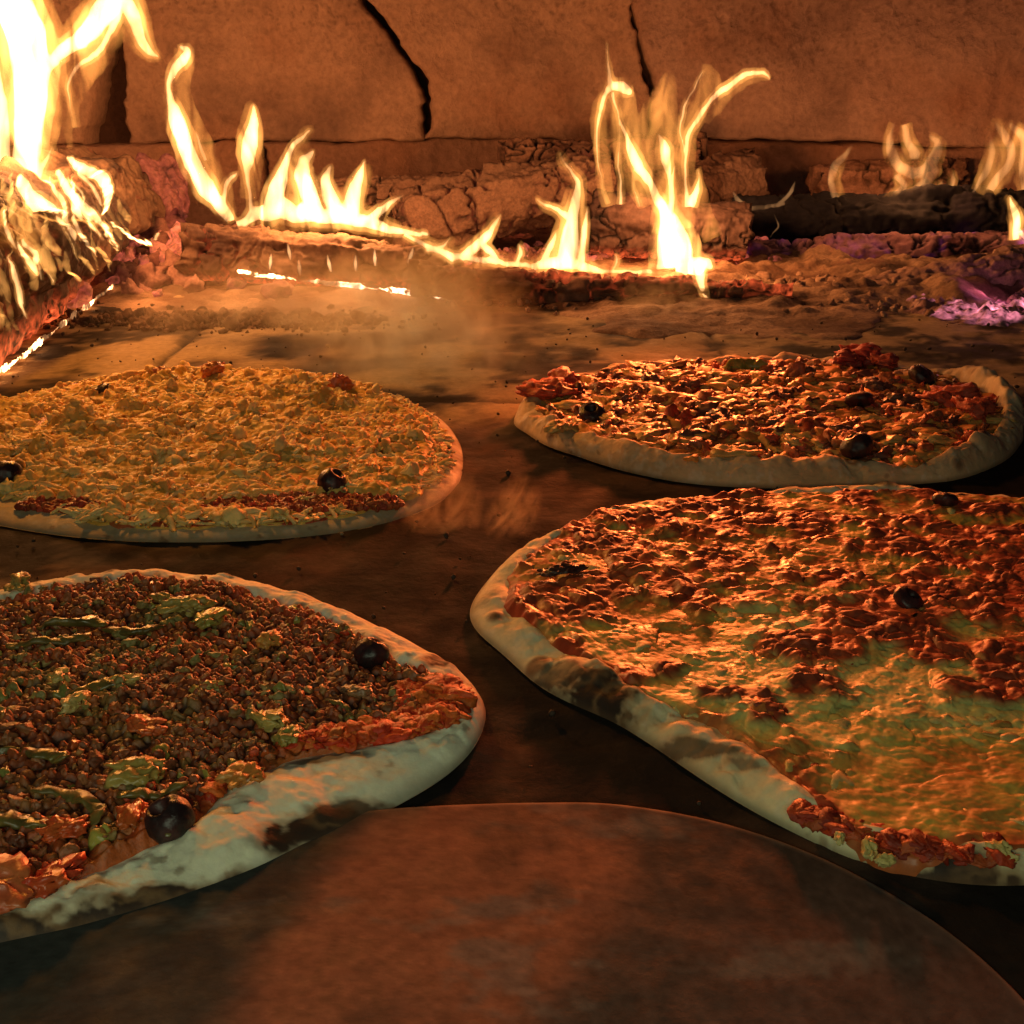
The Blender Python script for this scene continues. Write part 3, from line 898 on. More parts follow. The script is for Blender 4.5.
# ---- pizza with mince (front left)
def pizza_mince():
    c = np.array([-0.135, 0.352])
    root = empty('pizza', (c[0], c[1], 0), label='front left pizza topped with dark mince, peppers and black olives', cat='pizza', group='pizzas baking on the oven floor')
    out = Outline(c, [G(487, 716), G(474, 752), G(445, 780), G(400, 806), G(350, 832), G(300, 856), G(240, 882), G(180, 905), G(80, 934), G(0, 950), G(-80, 965),
                      G(-180, 950), G(-270, 870), G(-290, 760), G(-230, 650, .012), G(-100, 590, .012), G(0, 570, .013), G(80, 552, .013), G(180, 550, .013), G(270, 563, .013), G(350, 588, .013),
                      G(405, 612, .013), G(445, 634, .012), G(478, 668, .010), G(488, 695, .006)])
    inn = Outline(c, [G(480, 708, .008), G(440, 730, .008), G(400, 738, .008), G(350, 738, .008), G(300, 746, .008), G(250, 764, .008), G(215, 786, .008), G(200, 814, .008),
                      G(160, 836, .008), G(110, 856, .008), G(60, 876, .008), G(0, 890, .008), G(-90, 905, .01), G(-170, 890, .01), G(-240, 840, .01), G(-260, 760, .01), G(-200, 660, .01), G(-90, 605, .01),
                      G(0, 594, .008), G(80, 580, .008), G(180, 577, .008), G(255, 588, .008), G(320, 612, .008), G(368, 636, .008), G(402, 656, .008), G(440, 676, .008), G(472, 694, .008)])
    def ch(px, py, rx, ry, a, k, z=0.008):
        p = G(px, py, z); return (p[0], p[1], rx, ry, a, k)
    chars = [ch(322, 812, .017, .0055, 0.45, 1.0), ch(345, 798, .010, .004, 0.5, .8), ch(235, 868, .016, .0045, .4, .9), ch(170, 885, .018, .005, .3, .95), ch(90, 906, .020, .006, .2, 1.0), ch(20, 922, .020, .007, .15, 1.0), ch(-60, 930, .02, .008, 0, 1.0),
             ch(442, 646, .0065, .006, 0, 1.0, .012), ch(95, 556, .016, .007, 0, .85, .012), ch(330, 752, .012, .003, .2, .6), ch(375, 600, .015, .004, -.5, .5), ch(450, 772, .005, .002, 0, .7)]
    dough(root, out, inn, 31, H=0.0070, chars=chars, rimvar=0.25, toast=0.15, base=(0.88, 0.84, 0.62))
    def crumb(x, y):
        wx = x + 0.0010 * vnoise(flat2(x, y, 300), 7); wy = y + 0.0010 * vnoise(flat2(x, y, 300), 8)
        return worley(flat2(wx, wy, 330), 91)
    def hf(x, y, s):
        f1, f2, cid = crumb(x, y)
        return 0.0018 + 0.0020 * fbm(flat2(x, y, 40), 4, 5) + 0.0012 * fbm(flat2(x, y, 150), 3, 6) + 0.0012 * sm(0.9, 0.3, s) + 0.0020 * sm(0.75, 0.1, f1) * (0.3 + cid)
    def cf(x, y, s, h):
        n = fbm(flat2(x, y, 70), 4, 15)
        f1, f2, cid = crumb(x, y)
        sau = mix((0.46, 0.045, 0.012), (0.50, 0.11, 0.02), sm(0, 0.9, n))
        mince = mix(mix((0.15, 0.03, 0.012), (0.36, 0.08, 0.02), cid), (0.22, 0.15, 0.04), sm(0.1, 0.6, fbm(flat2(x, y, 45), 3, 25)) * 0.7)
        mince = mix(mince, (0.05, 0.02, 0.012), sm(0.35, 0.7, f1))
        oil = sm(0.90, 1.0, s)
        return mix(mix(sau, mince, sm(0.97, 0.86, s + 0.1 * n)), (0.50, 0.18, 0.03), oil * 0.4)
    layer(root, 'tomato_sauce', inn, 300, 1300, hf, cf, M_MINCE, seed=4)
    r = np.random.default_rng(5)
    # ground mince: leave the right-hand sauce bare
    sa = np.array([G(455, 715, .01)[:2], G(400, 735, .01)[:2], G(340, 745, .01)[:2], G(440, 690, .01)[:2], G(480, 700, .01)[:2], G(250, 785, .01)[:2]])
    sr = np.array([.017, .018, .016, .012, .016, .012])
    def cond(x, y):
        d = np.min([np.hypot(x - a[0], y - a[1]) / q for a, q in zip(sa, sr)], axis=0)
        return (d + 0.35 * vnoise(flat2(x, y, 120), 3) > 1.0) & (inn.s(x, y) < 0.955 + 0.04 * vnoise(flat2(x, y, 60), 4))
    x, y = scatter_xy(inn, 9000, r, 0.99, cond)
    hz = lambda x, y: 0.0054 + 0.0020 * fbm(flat2(x, y, 40), 4, 5) + 0.0012 * sm(0.9, 0.3, inn.s(x, y))
    dens = fbm(flat2(x, y, 85), 3, 78)
    z = hz(x, y) + r.uniform(-0.0010, 0.0012, len(x)) + 0.0028 * fbm(flat2(x, y, 70), 3, 77)
    ok = dens > r.uniform(-0.6, 0.5, len(x)); x, y, z = x[ok], y[ok], z[ok]
    bits(root, 'minced_meat', x, y, z, 0.00100, LUMPS1, M_MINCE, [(0.24, 0.065, 0.022), (0.34, 0.10, 0.03), (0.13, 0.035, 0.016), (0.36, 0.15, 0.04), (0.42, 0.05, 0.014)], 6, sig=0.55, crumple=0.6, cols2=[(0.26, 0.19, 0.06), (0.36, 0.24, 0.08), (0.42, 0.10, 0.03), (0.20, 0.08, 0.03)])
    x, y = scatter_xy(inn, 1000, r, 0.98, cond)
    z = hz(x, y) + r.uniform(0.0005, 0.0028, len(x))
    bits(root, 'minced_meat', x, y, z, 0.0015, LUMPS2, M_MINCE, [(0.26, 0.08, 0.03), (0.32, 0.12, 0.045), (0.16, 0.05, 0.022)], 8, sig=0.4, cols2=[(0.24, 0.20, 0.06), (0.40, 0.11, 0.03)])
    x, y = scatter_xy(inn, 170, r, 0.97)
    bits(root, 'chopped_pepper', x, y, hz(x, y) + 0.0014, 0.0017, LUMPS2, M_VEG, [(0.30, 0.26, 0.05), (0.42, 0.09, 0.02), (0.44, 0.34, 0.10), (0.20, 0.20, 0.05), (0.42, 0.18, 0.04)], 9, sig=0.45)
    # lumpy bare sauce on the right
    xs_, ys_ = [], []
    for a, q in zip(sa, sr):
        k = 260
        rr, tt = q * 1.0 * np.sqrt(r.uniform(0, 1, k)), r.uniform(0, 6.28, k)
        xs_.append(a[0] + rr * np.cos(tt)); ys_.append(a[1] + rr * np.sin(tt))
    x = np.concatenate(xs_); y = np.concatenate(ys_); ok = inn.s(x, y) < 0.985; x, y = x[ok], y[ok]
    bits(root, 'tomato_pulp', x, y, 0.0072 + 0.0012 * fbm(flat2(x, y, 90), 3, 5), 0.0017, LUMPS2, M_SAUCE, [(0.66, 0.05, 0.012), (0.62, 0.08, 0.016), (0.56, 0.04, 0.012), (0.64, 0.13, 0.02)], 10, stretch=(1.4, 1.4, .5), tilt=.5, crumple=.3)
    GR, GR2 = (0.10, 0.075, 0.02), (0.18, 0.13, 0.03)
    for (px, py, R, w, a0, a1, rot, sd) in ((75, 622, .013, .0042, 0.1, 2.4, 0.3, 1), (130, 628, .012, .003, 3.4, 5.6, .1, 2), (45, 640, .016, .0028, 3.6, 5.8, .2, 3), (30, 752, .014, .0035, .3, 2.5, -.1, 4),
                                           (75, 800, .015, .003, .2, 2.6, -.5, 5), (150, 790, .011, .003, 3.3, 5.4, .5, 6), (165, 815, .009, .0022, .2, 2.2, -.7, 7), (110, 684, .012, .003, .3, 2.7, .4, 8), (345, 705, .007, .0016, .4, 2.4, -.6, 9),
                                           (-60, 700, .014, .004, .3, 2.6, .2, 10), (20, 820, .013, .004, .4, 2.2, .2, 11)):
        p = gcap(px, py, .0105)
        arc_piece(root, 'pepper_slice', p - [0, 0, 0.0008], R, w * 1.15, w * 0.42, a0, a1, rot, sd, GR, GR2)
    YL, YL2 = (0.34, 0.23, 0.05), (0.46, 0.33, 0.09)
    for i, (px, py, s, rgb, rgb2) in enumerate(((187, 605, .0065, YL, YL2), (208, 618, .005, (0.30, 0.30, 0.06), YL), (60, 678, .004, (0.6, 0.42, 0.12), YL2), (125, 680, .0045, (0.6, 0.42, 0.12), YL2), (75, 702, .004, (0.7, 0.5, 0.2), YL2),
                                              (270, 720, .0055, YL, YL2), (140, 770, .0065, YL, YL2), (290, 735, .004, (0.25, 0.24, 0.06), YL), (165, 600, .004, (0.3, 0.16, 0.05), YL), (205, 690, .004, (0.4, 0.3, 0.08), YL),
                                              (270, 640, .0045, (0.55, 0.2, 0.04), (0.6, 0.3, 0.06)), (145, 727, .0045, (0.5, 0.08, 0.02), (0.55, 0.12, 0.03)), (65, 828, .005, (0.55, 0.07, 0.02), (0.5, 0.1, 0.02)), (135, 815, .0045, (0.5, 0.06, 0.02), (0.5, 0.1, 0.02)),
                                              (0, 885, .009, (0.5, 0.09, 0.03), (0.55, 0.14, 0.04)), (48, 880, .006, (0.5, 0.05, 0.02), (0.5, 0.09, 0.02)), (20, 582, .005, YL, YL2), (355, 690, .004, (0.2, 0.1, 0.05), (0.3, 0.15, 0.06)), (245, 775, .006, (0.55, 0.2, 0.04), (0.6, 0.3, 0.08)))):
        chunk(root, 'vegetable_piece', gcap(px, py, .0100), s * 0.95, 50 + i, rgb, rgb2, rot=i * 1.1, stretch=(1.25, .85, .42), amp=.6)
    olive(root, G(169, 820, .0095), .0069, 3, squash=.9)
    olive(root, G(371, 653, .0098), .0062, 5, squash=.9)
    olive(root, G(-130, 640, .012), .007, 6)


pizza_mince()

# ---- pizza with browned cheese (front right)
def pizza_cheese():
    c = np.array([0.150, 0.408])
    root = empty('pizza', (c[0], c[1], 0), label='front right pizza covered in browned bubbling cheese with one black olive', cat='pizza', group='pizzas baking on the oven floor')
    out = Outline(c, [G(690, 482, .012), G(620, 490, .012), (G(560, 508, .012)), G(520, 528, .012), G(490, 556, .011), G(471, 585, .009), G(466, 606, .006), G(478, 632, .002), G(505, 655), G(540, 690), G(575, 708), G(615, 722), G(660, 752), G(700, 780),
                      G(750, 812), G(800, 838), G(860, 866), G(910, 880), G(1000, 890), G(1090, 880), G(1250, 830), G(1350, 740), G(1370, 640), G(1290, 540, .01), G(1150, 495, .012), G(1000, 478, .012), G(830, 474, .012)])
    inn = Outline(c, [G(700, 492, .009), G(630, 499, .009), G(570, 518, .009), G(532, 540, .009), G(505, 566, .009), G(498, 586, .009), G(512, 606, .009), G(545, 634, .009), G(590, 655, .009), G(622, 680, .009), G(650, 700, .009), G(690, 712, .009), G(735, 730, .009),
                      G(770, 760, .009), G(800, 790, .009), G(840, 822, .009), G(880, 846, .009), G(940, 853, .009), G(1010, 850, .009), G(1100, 840, .009), G(1230, 790, .009), G(1310, 720, .009), G(1330, 640, .009), G(1250, 550, .009), G(1130, 508, .009), G(1000, 492, .009), G(830, 486, .009)])
    def ch(px, py, rx, ry, a, k, z=0.009):
        p = G(px, py, z); return (p[0], p[1], rx, ry, a, k)
    chars = [ch(592, 684, .016, .012, -.5, 1.0, .010), ch(565, 660, .012, .006, -.5, .7, .012), ch(612, 690, .006, .007, 0, 1.0, .01), ch(930, 868, .020, .006, 0, 1.0, .006), ch(860, 858, .010, .004, -.3, .7, .006), ch(1010, 872, .015, .006, 0, .8), ch(485, 590, .008, .004, 1.2, .3),
             ch(710, 735, .014, .003, -.5, .7, .011), ch(745, 755, .008, .0025, -.6, .5, .01), ch(560, 560, .02, .004, .4, .3)]
    def lift(th):
        p = G(585, 690, 0)[:2] - c
        a = math.atan2(p[1], p[0])
        d = (th - a + np.pi) % (2 * np.pi) - np.pi
        return 1 + 0.55 * np.exp(-(d / 0.11) ** 2)
    dough(root, out, inn, 52, H=0.0072, chars=chars, rimvar=0.32, toast=0.30, base=(0.74, 0.64, 0.38), lift=lift)

    def fields(x, y):
        wx = x + 0.0035 * vnoise(flat2(x, y, 90), 3); wy = y + 0.0035 * vnoise(flat2(x, y, 90), 4)
        f1, f2, cid = worley(flat2(wx, wy, 105), 7)
        g1, g2, gid = worley(flat2(wx, wy, 210), 17)
        b1, b2, bid = worley(flat2(wx, wy, 48), 27)
        dome = sm(0.85, 0.05, f1) * (0.35 + 0.65 * cid)
        dome2 = sm(0.85, 0.05, g1) * gid
        big = sm(0.75, 0.0, b1) * sm(0.45, 0.55, bid) * bid
        zone = fbm(flat2(x, y, 17), 4, 37)
        back = sm(0.345, 0.425, y + 0.03 * zone + 0.10 * (x - 0.12))
        # how browned: strongly at the back, in islands at the front
        nf = fbm(flat2(x, y, 60), 4, 47)
        brown = sm(0.0, 0.55, 0.95 * back - 0.40 + 0.55 * zone * (1 - back * 0.4) + 0.7 * nf + 0.3 * (dome - 0.4))
        return dome, dome2, big, zone, back, brown, cid, nf
    def hf(x, y, s):
        dome, dome2, big, zone, back, brown, cid, nf = fields(x, y)
        return 0.002 + 0.0022 * dome * (0.35 + 0.6 * brown) + 0.0011 * dome2 * (0.3 + brown) + 0.0016 * big + 0.0010 * zone + 0.0006 * brown + 0.0002 * fbm(flat2(x, y, 420), 2, 6)
    def cf(x, y, s, h):
        dome, dome2, big, zone, back, brown, cid, nf = fields(x, y)
        gold = mix((0.52, 0.38, 0.07), (0.64, 0.60, 0.20), sm(-0.2, 0.8, zone + 0.4 * cid - 0.2))
        gold = mix(gold, (0.50, 0.20, 0.045), sm(0.1, 0.8, -zone + nf * 0.5 + 0.3) * 0.75)
        br = mix((0.48, 0.10, 0.028), (0.24, 0.045, 0.018), sm(0.0, 0.9, nf + 0.4 * dome + 0.2))
        col = mix(gold, br, np.clip(brown, 0, 1))
        col = mix(col, (0.36, 0.045, 0.015), sm(0.93, 0.985, s + 0.03 * nf) * 0.75)
        # sauce shows between the blisters
        col = mix(col, (0.46, 0.06, 0.018), sm(0.25, 0.05, dome) * sm(0.2, 0.8, back + nf * 0.3) * 0.6)
        return col
    layer(root, 'melted_cheese', inn, 430, 1500, hf, cf, M_CHEESE, seed=6, z0=0.0038)
    r = np.random.default_rng(15)
    # browned crumbs of cheese and sauce sitting on the melted sheet
    x, y = scatter_xy(inn, 9000, r, 0.97)
    F = fields(x, y)
    ok = F[5] > r.uniform(0.25, 0.9, len(x)); x, y = x[ok][:800], y[ok][:800]
    z = 0.0032 + hf(x, y, x * 0)
    bits(root, 'browned_blisters', x, y, z, 0.0012, LUMPS2, M_CHEESE, [(0.42, 0.09, 0.025), (0.30, 0.05, 0.018), (0.50, 0.15, 0.035), (0.22, 0.04, 0.018)], 16, stretch=(1.5, 1.5, .5), tilt=.4, sig=0.45, crumple=.22)
    x, y = scatter_xy(inn, 9000, r, 0.96)
    F = fields(x, y)
    ok = F[5] < r.uniform(0.0, 0.5, len(x)); x, y = x[ok][:900], y[ok][:900]
    z = 0.0026 + hf(x, y, x * 0)
    bits(root, 'cheese_bubbles', x, y, z, 0.0019, LUMPS2, M_CHEESE, [(0.52, 0.36, 0.10), (0.58, 0.46, 0.17), (0.50, 0.28, 0.07)], 26, stretch=(1.5, 1.5, .55), tilt=.2, sig=0.4, crumple=.12)
    x, y = r.uniform(0, 1, 170), r.uniform(-1, 1, 170)
    w0, w1 = G(800, 812, .008), G(1010, 856, .008)
    px_, py_ = w0[0] + (w1[0] - w0[0]) * x, w0[1] + (w1[1] - w0[1]) * x - 0.006 * np.sin(np.pi * x) + 0.0022 * y + 0.0035
    bits(root, 'tomato_pulp', px_, py_, px_ * 0 + 0.0058, 0.0017, LUMPS2, M_SAUCE, [(0.40, 0.04, 0.012), (0.44, 0.08, 0.02), (0.30, 0.03, 0.012)], 46, stretch=(1.4, 1.4, .5), tilt=.5, crumple=.3)
    olive(root, G(908, 600, .0105), .0062, 8, squash=.6)
    olive(root, G(945, 500, .0105), .0060, 9, squash=.6)
    chunk(root, 'burnt_flake', G(560, 570, .0115), .006, 71, (0.05, 0.02, 0.015), (0.10, 0.04, 0.02), stretch=(1.6, .6, .25), rot=.4)
    for i, (px, py, s) in enumerate(((870, 848, .006), (1000, 850, .007), (885, 860, .004), (840, 838, .004))):
        chunk(root, 'cheese_lump', G(px, py, .008), s * .6, 80 + i, (0.50, 0.38, 0.12), (0.56, 0.46, 0.2), M_CHEESE, rot=1.3 + i, stretch=(1, .5, .6))


pizza_cheese()

# ---- pizza with raw grated cheese (back left)
def pizza_grated():
    c = np.array([-0.180, 0.652])
    root = empty('pizza', (c[0], c[1], 0), label='back left pizza under pale grated cheese, barely baked, steaming', cat='pizza', group='pizzas baking on the oven floor')
    out = Outline(c, [G(462, 462, .003), G(459, 485), G(440, 505), G(400, 522), G(350, 533), G(300, 539), G(240, 543), G(180, 544), G(100, 541), G(40, 534), G(0, 527), G(-60, 510), G(-130, 480), G(-140, 440, .003), G(-70, 410, .005), G(0, 396, .005), G(60, 380, .006),
                      G(120, 370, .006), G(190, 364, .006), G(260, 366, .006), G(330, 372, .006), G(390, 388, .006), G(430, 405, .006), G(455, 428, .006), G(462, 445, .005)])
    inn = Outline(c, [G(448, 462, .006), G(440, 482, .006), G(395, 500, .006), G(350, 512, .006), G(290, 522, .006), G(240, 524, .006), G(190, 525, .006), G(110, 522, .006), G(50, 508, .006), G(15, 493, .006), G(-30, 490, .006), G(-100, 470, .006), G(-110, 440, .006), G(-50, 414, .006), G(5, 402, .006),
                      G(65, 386, .006), G(120, 376, .006), G(190, 370, .006), G(260, 371, .006), G(330, 377, .006), G(380, 392, .006), G(418, 408, .006), G(440, 430, .006), G(449, 446, .006)])
    dough(root, out, inn, 73, H=0.0045, chars=(), rimvar=0.25, toast=0.12, base=(0.60, 0.46, 0.26))
    def hf(x, y, s):
        return 0.0012 + 0.0014 * fbm(flat2(x, y, 45), 4, 5) + 0.0008 * fbm(flat2(x, y, 170), 3, 6)
    layer(root, 'tomato_sauce', inn, 110, 600, hf, lambda x, y, s, h: mix((0.40, 0.06, 0.018), (0.46, 0.12, 0.03), sm(-0.3, 0.8, fbm(flat2(x, y, 60), 4, 9))), M_SAUCE, seed=14)
    r = np.random.default_rng(25)
    bare = [(G(350, 503, .006), .024, .008), (G(262, 508, .006), .036, .0075), (G(165, 373, .006), .014, .006), (G(212, 368, .006), .009, .005), (G(310, 500, .006), .026, .006), (G(60, 505, .006), .02, .006)]
    def cond(x, y):
        ok = np.ones(len(x), bool)
        for p, rx, ry in bare:
            ok &= (np.hypot((x - p[0]) / rx, (y - p[1]) / ry) + 0.3 * vnoise(flat2(x, y, 90), 3)) > 1
        return ok
    HEAPS = ((320, 400, .013), (300, 386, .009), (75, 424, .013), (105, 428, .010), (170, 422, .010), (165, 382, .010), (270, 396, .008), (130, 404, .010), (345, 404, .009), (275, 388, .008), (210, 434, .009), (180, 373, .008), (150, 374, .008), (40, 446, .010), (250, 415, .008), (230, 455, .008), (170, 500, .007))
    def mound(x, y):
        f1, f2, cid = worley(flat2(x, y, 30), 5)
        g1, g2, gid = worley(flat2(x, y, 62), 15)
        hh = 0
        for px, py, q in HEAPS:
            p = G(px, py, .010)
            hh = np.maximum(hh, q * 0.75 * sm(1.25, 0.1, np.hypot(x - p[0], y - p[1]) / q + 0.25 * vnoise(flat2(x, y, 150), 9)))
        return hh + 0.0062 * np.clip(1 - f1 * 1.5, 0, 1) * cid + 0.0035 * np.clip(1 - g1 * 1.4, 0, 1) * gid + 0.002 * fbm(flat2(x, y, 16), 2, 4)
    def cheese_h(x, y, s):
        g1, g2, gid = worley(flat2(x + 0.002 * vnoise(flat2(x, y, 200), 1), y, 230), 25)
        bare_ = 1.0
        for p, rx, ry in bare:
            bare_ = np.minimum(bare_, sm(0.75, 1.15, np.hypot((x - p[0]) / rx, (y - p[1]) / ry) + 0.3 * vnoise(flat2(x, y, 90), 3)))
        thin = sm(-0.75, -0.35, fbm(flat2(x, y, 60), 3, 29))
        return -0.002 + (0.0042 + 0.9 * mound(x, y) + 0.0014 * sm(0.8, 0.1, g1) * gid + 0.0008 * fbm(flat2(x, y, 110), 3, 12)) * bare_ * thin * sm(1.0, 0.9, s)
    layer(root, 'softened_cheese', inn, 320, 1300, cheese_h, lambda x, y, s, h: mix((0.68, 0.36, 0.06), (0.76, 0.48, 0.12), sm(-0.5, 0.7, fbm(flat2(x, y, 90), 4, 19))), M_SHRED, seed=34, z0=0.0042)
    allv, allf, allc, base = [], [], [], 0
    K = 8500
    x, y = scatter_xy(inn, K, r, 1.0, cond)
    z = 0.0050 + mound(x, y) * sm(1.0, 0.85, inn.s(x, y)) + r.uniform(0, 0.0022, len(x))
    siz = 0.0036 * np.exp(r.normal(0, 0.30, len(x)))
    for i in range(8):
        idx = np.arange(i, len(x), 8)
        tv, tf = SHREDS[i]
        M = rotmats(len(idx), 0.45, r) * (siz[idx][:, None] * np.array([1, 1.15, 1.15]))[:, None, :]
        v, f = stamp(tv, tf, M, np.c_[x[idx], y[idx], z[idx]])
        allv.append(v); allf.append(f + base); base += len(v)
        cc = mix((0.76, 0.47, 0.13), (0.86, 0.66, 0.30), r.uniform(0, 1, len(idx)))
        allc.append(np.repeat(cc, len(tv), 0))
    under(mesh('grated_cheese', np.concatenate(allv), np.concatenate(allf), M_SHRED, col=np.concatenate(allc), kind='stuff'), root)
    # softened cheese under the strands
    xs2, ys2 = scatter_xy(inn, 1300, r, 0.98, cond)
    bits(root, 'cheese_clumps', xs2, ys2, 0.0056 + 1.0 * mound(xs2, ys2) * sm(1.0, 0.85, inn.s(xs2, ys2)), 0.0025, LUMPS2, M_SHRED, [(0.74, 0.46, 0.13), (0.80, 0.56, 0.20), (0.70, 0.40, 0.10)], 27, stretch=(1.1, 1.1, .8), sig=0.4, crumple=.25)
    for i, (px, py, s) in enumerate(((338, 386, .0065), (160, 376, .006), (212, 370, .006))):
        chunk(root, 'tomato_piece', G(px, py, .014), s, 130 + i, (0.48, 0.10, 0.03), (0.50, 0.16, 0.04), rot=i * 2, stretch=(1.2, .7, .9))
    x, y = [], []
    for p, rx, ry in bare:
        k = int(150000 * rx * ry * 14)
        a, q = r.uniform(0, 6.28, k), np.sqrt(r.uniform(0, 1, k))
        x.append(p[0] + rx * q * np.cos(a)); y.append(p[1] + ry * q * np.sin(a))
    x = np.concatenate(x); y = np.concatenate(y)
    bits(root, 'tomato_pulp', x, y, x * 0 + 0.0052, 0.0016, LUMPS2, M_SAUCE, [(0.42, 0.05, 0.018), (0.38, 0.08, 0.02), (0.32, 0.04, 0.015)], 29)
    olive(root, G(332, 483, .0105), .0072, 12, squash=1.0)
    olive(root, G(6, 474, .0115), .0080, 13, squash=.9)
    olive(root, G(102, 390, .0105), .0060, 14, squash=.6)


pizza_grated()

# ---- mixed pizza (back right)
def pizza_mixed():
    c = np.array([0.160, 0.705])
    root = empty('pizza', (c[0], c[1], 0), label='back right pizza with glossy cheese, dark meat and a folded pale crust', cat='pizza', group='pizzas baking on the oven floor')
    out = Outline(c, [G(509, 408, .012), G(513, 420, .004), G(525, 432), G(545, 447), G(580, 458), G(630, 474), G(680, 484), G(740, 489), G(820, 489), (G(900, 487)), G(950, 483), G(990, 470), G(1018, 447), G(1028, 420, .006), G(1024, 400, .012), G(1005, 378, .014), G(975, 364, .014), G(930, 360, .014),
                      G(860, 352, .012), G(750, 352, .012), G(640, 358, .012), G(570, 368, .012), G(530, 384, .012)])
    inn = Outline(c, [G(530, 408, .010), G(545, 418, .010), G(575, 434, .010), G(620, 448, .010), G(680, 463, .010), G(740, 462, .010), G(820, 458, .010), (G(890, 464, .010)), G(935, 462, .010), G(975, 445, .010), G(1005, 425, .010), G(1003, 405, .010), G(985, 390, .010), G(955, 378, .010), G(925, 372, .010),
                      G(860, 361, .010), G(750, 360, .010), G(640, 367, .010), G(580, 376, .010), G(545, 390, .010)])
    def ch(px, py, rx, ry, a, k, z=0.01):
        p = G(px, py, z); return (p[0], p[1], rx, ry, a, k)
    chars = [ch(690, 486, .012, .004, 0, .5, .004), ch(530, 415, .006, .004, 0, .3), ch(1000, 378, .01, .01, 0, .15)]
    def lift(th):
        v = 1.0
        for (px, py), k, w in (((1000, 395), 0.7, 0.42), ((1000, 455), 0.35, 0.25), ((535, 400), 0.35, 0.25), ((590, 452), 0.25, 0.2)):
            p = G(px, py, 0.01)[:2] - c
            d = (th - math.atan2(p[1], p[0]) + np.pi) % (2 * np.pi) - np.pi
            v = v + k * np.exp(-(d / w) ** 2)
        return v
    dough(root, out, inn, 94, H=0.0115, chars=chars, rimvar=0.35, toast=0.45, base=(0.62, 0.43, 0.23), lift=lift)
    def hf(x, y, s):
        return 0.003 + 0.0035 * fbm(flat2(x, y, 34), 4, 65) + 0.0016 * fbm(flat2(x, y, 120), 3, 66) + 0.004 * sm(1, .6, s)
    def cf(x, y, s, h):
        n = fbm(flat2(x, y, 48), 4, 75); q = fbm(flat2(x, y, 110), 3, 85)
        col = mix((0.40, 0.11, 0.03), (0.60, 0.34, 0.09), sm(-0.1, 0.45, n + .3 * q))
        return mix(col, (0.12, 0.04, 0.02), sm(0.25, 0.7, q - 0.4 * n) * .8)
    layer(root, 'melted_cheese', inn, 200, 900, hf, cf, M_CHEESE, seed=26, z0=.004)
    r = np.random.default_rng(35)
    hz = lambda x, y: 0.0072 + 0.0035 * fbm(flat2(x, y, 34), 4, 65) + 0.004 * sm(1, .6, inn.s(x, y))
    x, y = scatter_xy(inn, 700, r, 0.96)
    bits(root, 'meat_pieces', x, y, hz(x, y) + .001, 0.0028, LUMPS2, M_MINCE, [(0.22, 0.06, 0.025), (0.32, 0.10, 0.035), (0.16, 0.05, 0.025), (0.40, 0.12, 0.035)], 36, stretch=(1.3, .9, .6), tilt=.6, sig=.4)
    x, y = scatter_xy(inn, 900, r, 0.97)
    bits(root, 'cheese_strips', x, y, hz(x, y) + .0008, 0.0030, LUMPS2, M_CHEESE, [(0.60, 0.27, 0.06), (0.54, 0.20, 0.04), (0.64, 0.36, 0.10)], 37, stretch=(2.0, 1.2, .45), tilt=.3, sig=.45, crumple=.3)
    x, y = scatter_xy(inn, 160, r, 0.97)
    bits(root, 'tomato_pulp', x, y, hz(x, y) + .001, 0.0035, LUMPS2, M_SAUCE, [(0.45, 0.06, 0.02), (0.42, 0.1, 0.03)], 38)
    for i, (px, py, s, rgb) in enumerate(((545, 388, .013, (0.46, 0.07, 0.03)), (560, 380, .011, (0.42, 0.06, 0.025)), (862, 354, .013, (0.44, 0.05, 0.03)), (845, 360, .011, (0.34, 0.05, 0.03)), (885, 362, .009, (0.40, 0.06, 0.03)), (950, 395, .014, (0.46, 0.07, 0.03)), (972, 408, .011, (0.44, 0.07, 0.03)))):
        chunk(root, 'tomato_piece', G(px, py, .016), s, 140 + i, rgb, tuple(k * 1.2 for k in rgb), M_SAUCE, rot=i * 1.3, stretch=(1.2, .9, .45), amp=.5)
    for i, (px, py, s) in enumerate(((735, 452, .010), (650, 432, .010), (610, 420, .008), (820, 400, .012), (745, 405, .012), (700, 378, .009), (870, 420, .009), (930, 440, .009), (560, 425, .009), (790, 440, .008), (680, 400, .010))):
        chunk(root, 'cheese_lump', G(px, py, .0135), s * .8, 160 + i, (0.56, 0.28, 0.07), (0.64, 0.38, 0.12), M_CHEESE, rot=i * .9, stretch=(1.5, .8, .35), amp=.5)
    for i, (px, py, s) in enumerate(((800, 372, .010), (690, 385, .009), (720, 418, .010), (870, 385, .010), (830, 430, .009), (900, 400, .009), (780, 395, .010), (650, 378, .008), (750, 365, .009), (690, 435, .008))):
        chunk(root, 'meat_piece', G(px, py, .0145), s * .8, 180 + i, (0.10, 0.04, 0.03), (0.20, 0.08, 0.04), M_MINCE, rot=i * .7, stretch=(1.4, .9, .45), amp=.5)
    arc_piece(root, 'pepper_slice', G(745, 366, .018), .016, .006, .005, .4, 2.7, .2, 2, (0.30, 0.24, 0.04), (0.42, 0.34, 0.07))
    olive(root, G(857, 446, .0165), .0090, 21, squash=.8)
    olive(root, G(592, 412, .0155), .0080, 22, squash=.5)
    olive(root, G(922, 376, .0165), .0090, 23, squash=.7)
    olive(root, G(860, 400, .0185), .0085, 24, squash=.6)


pizza_mixed()

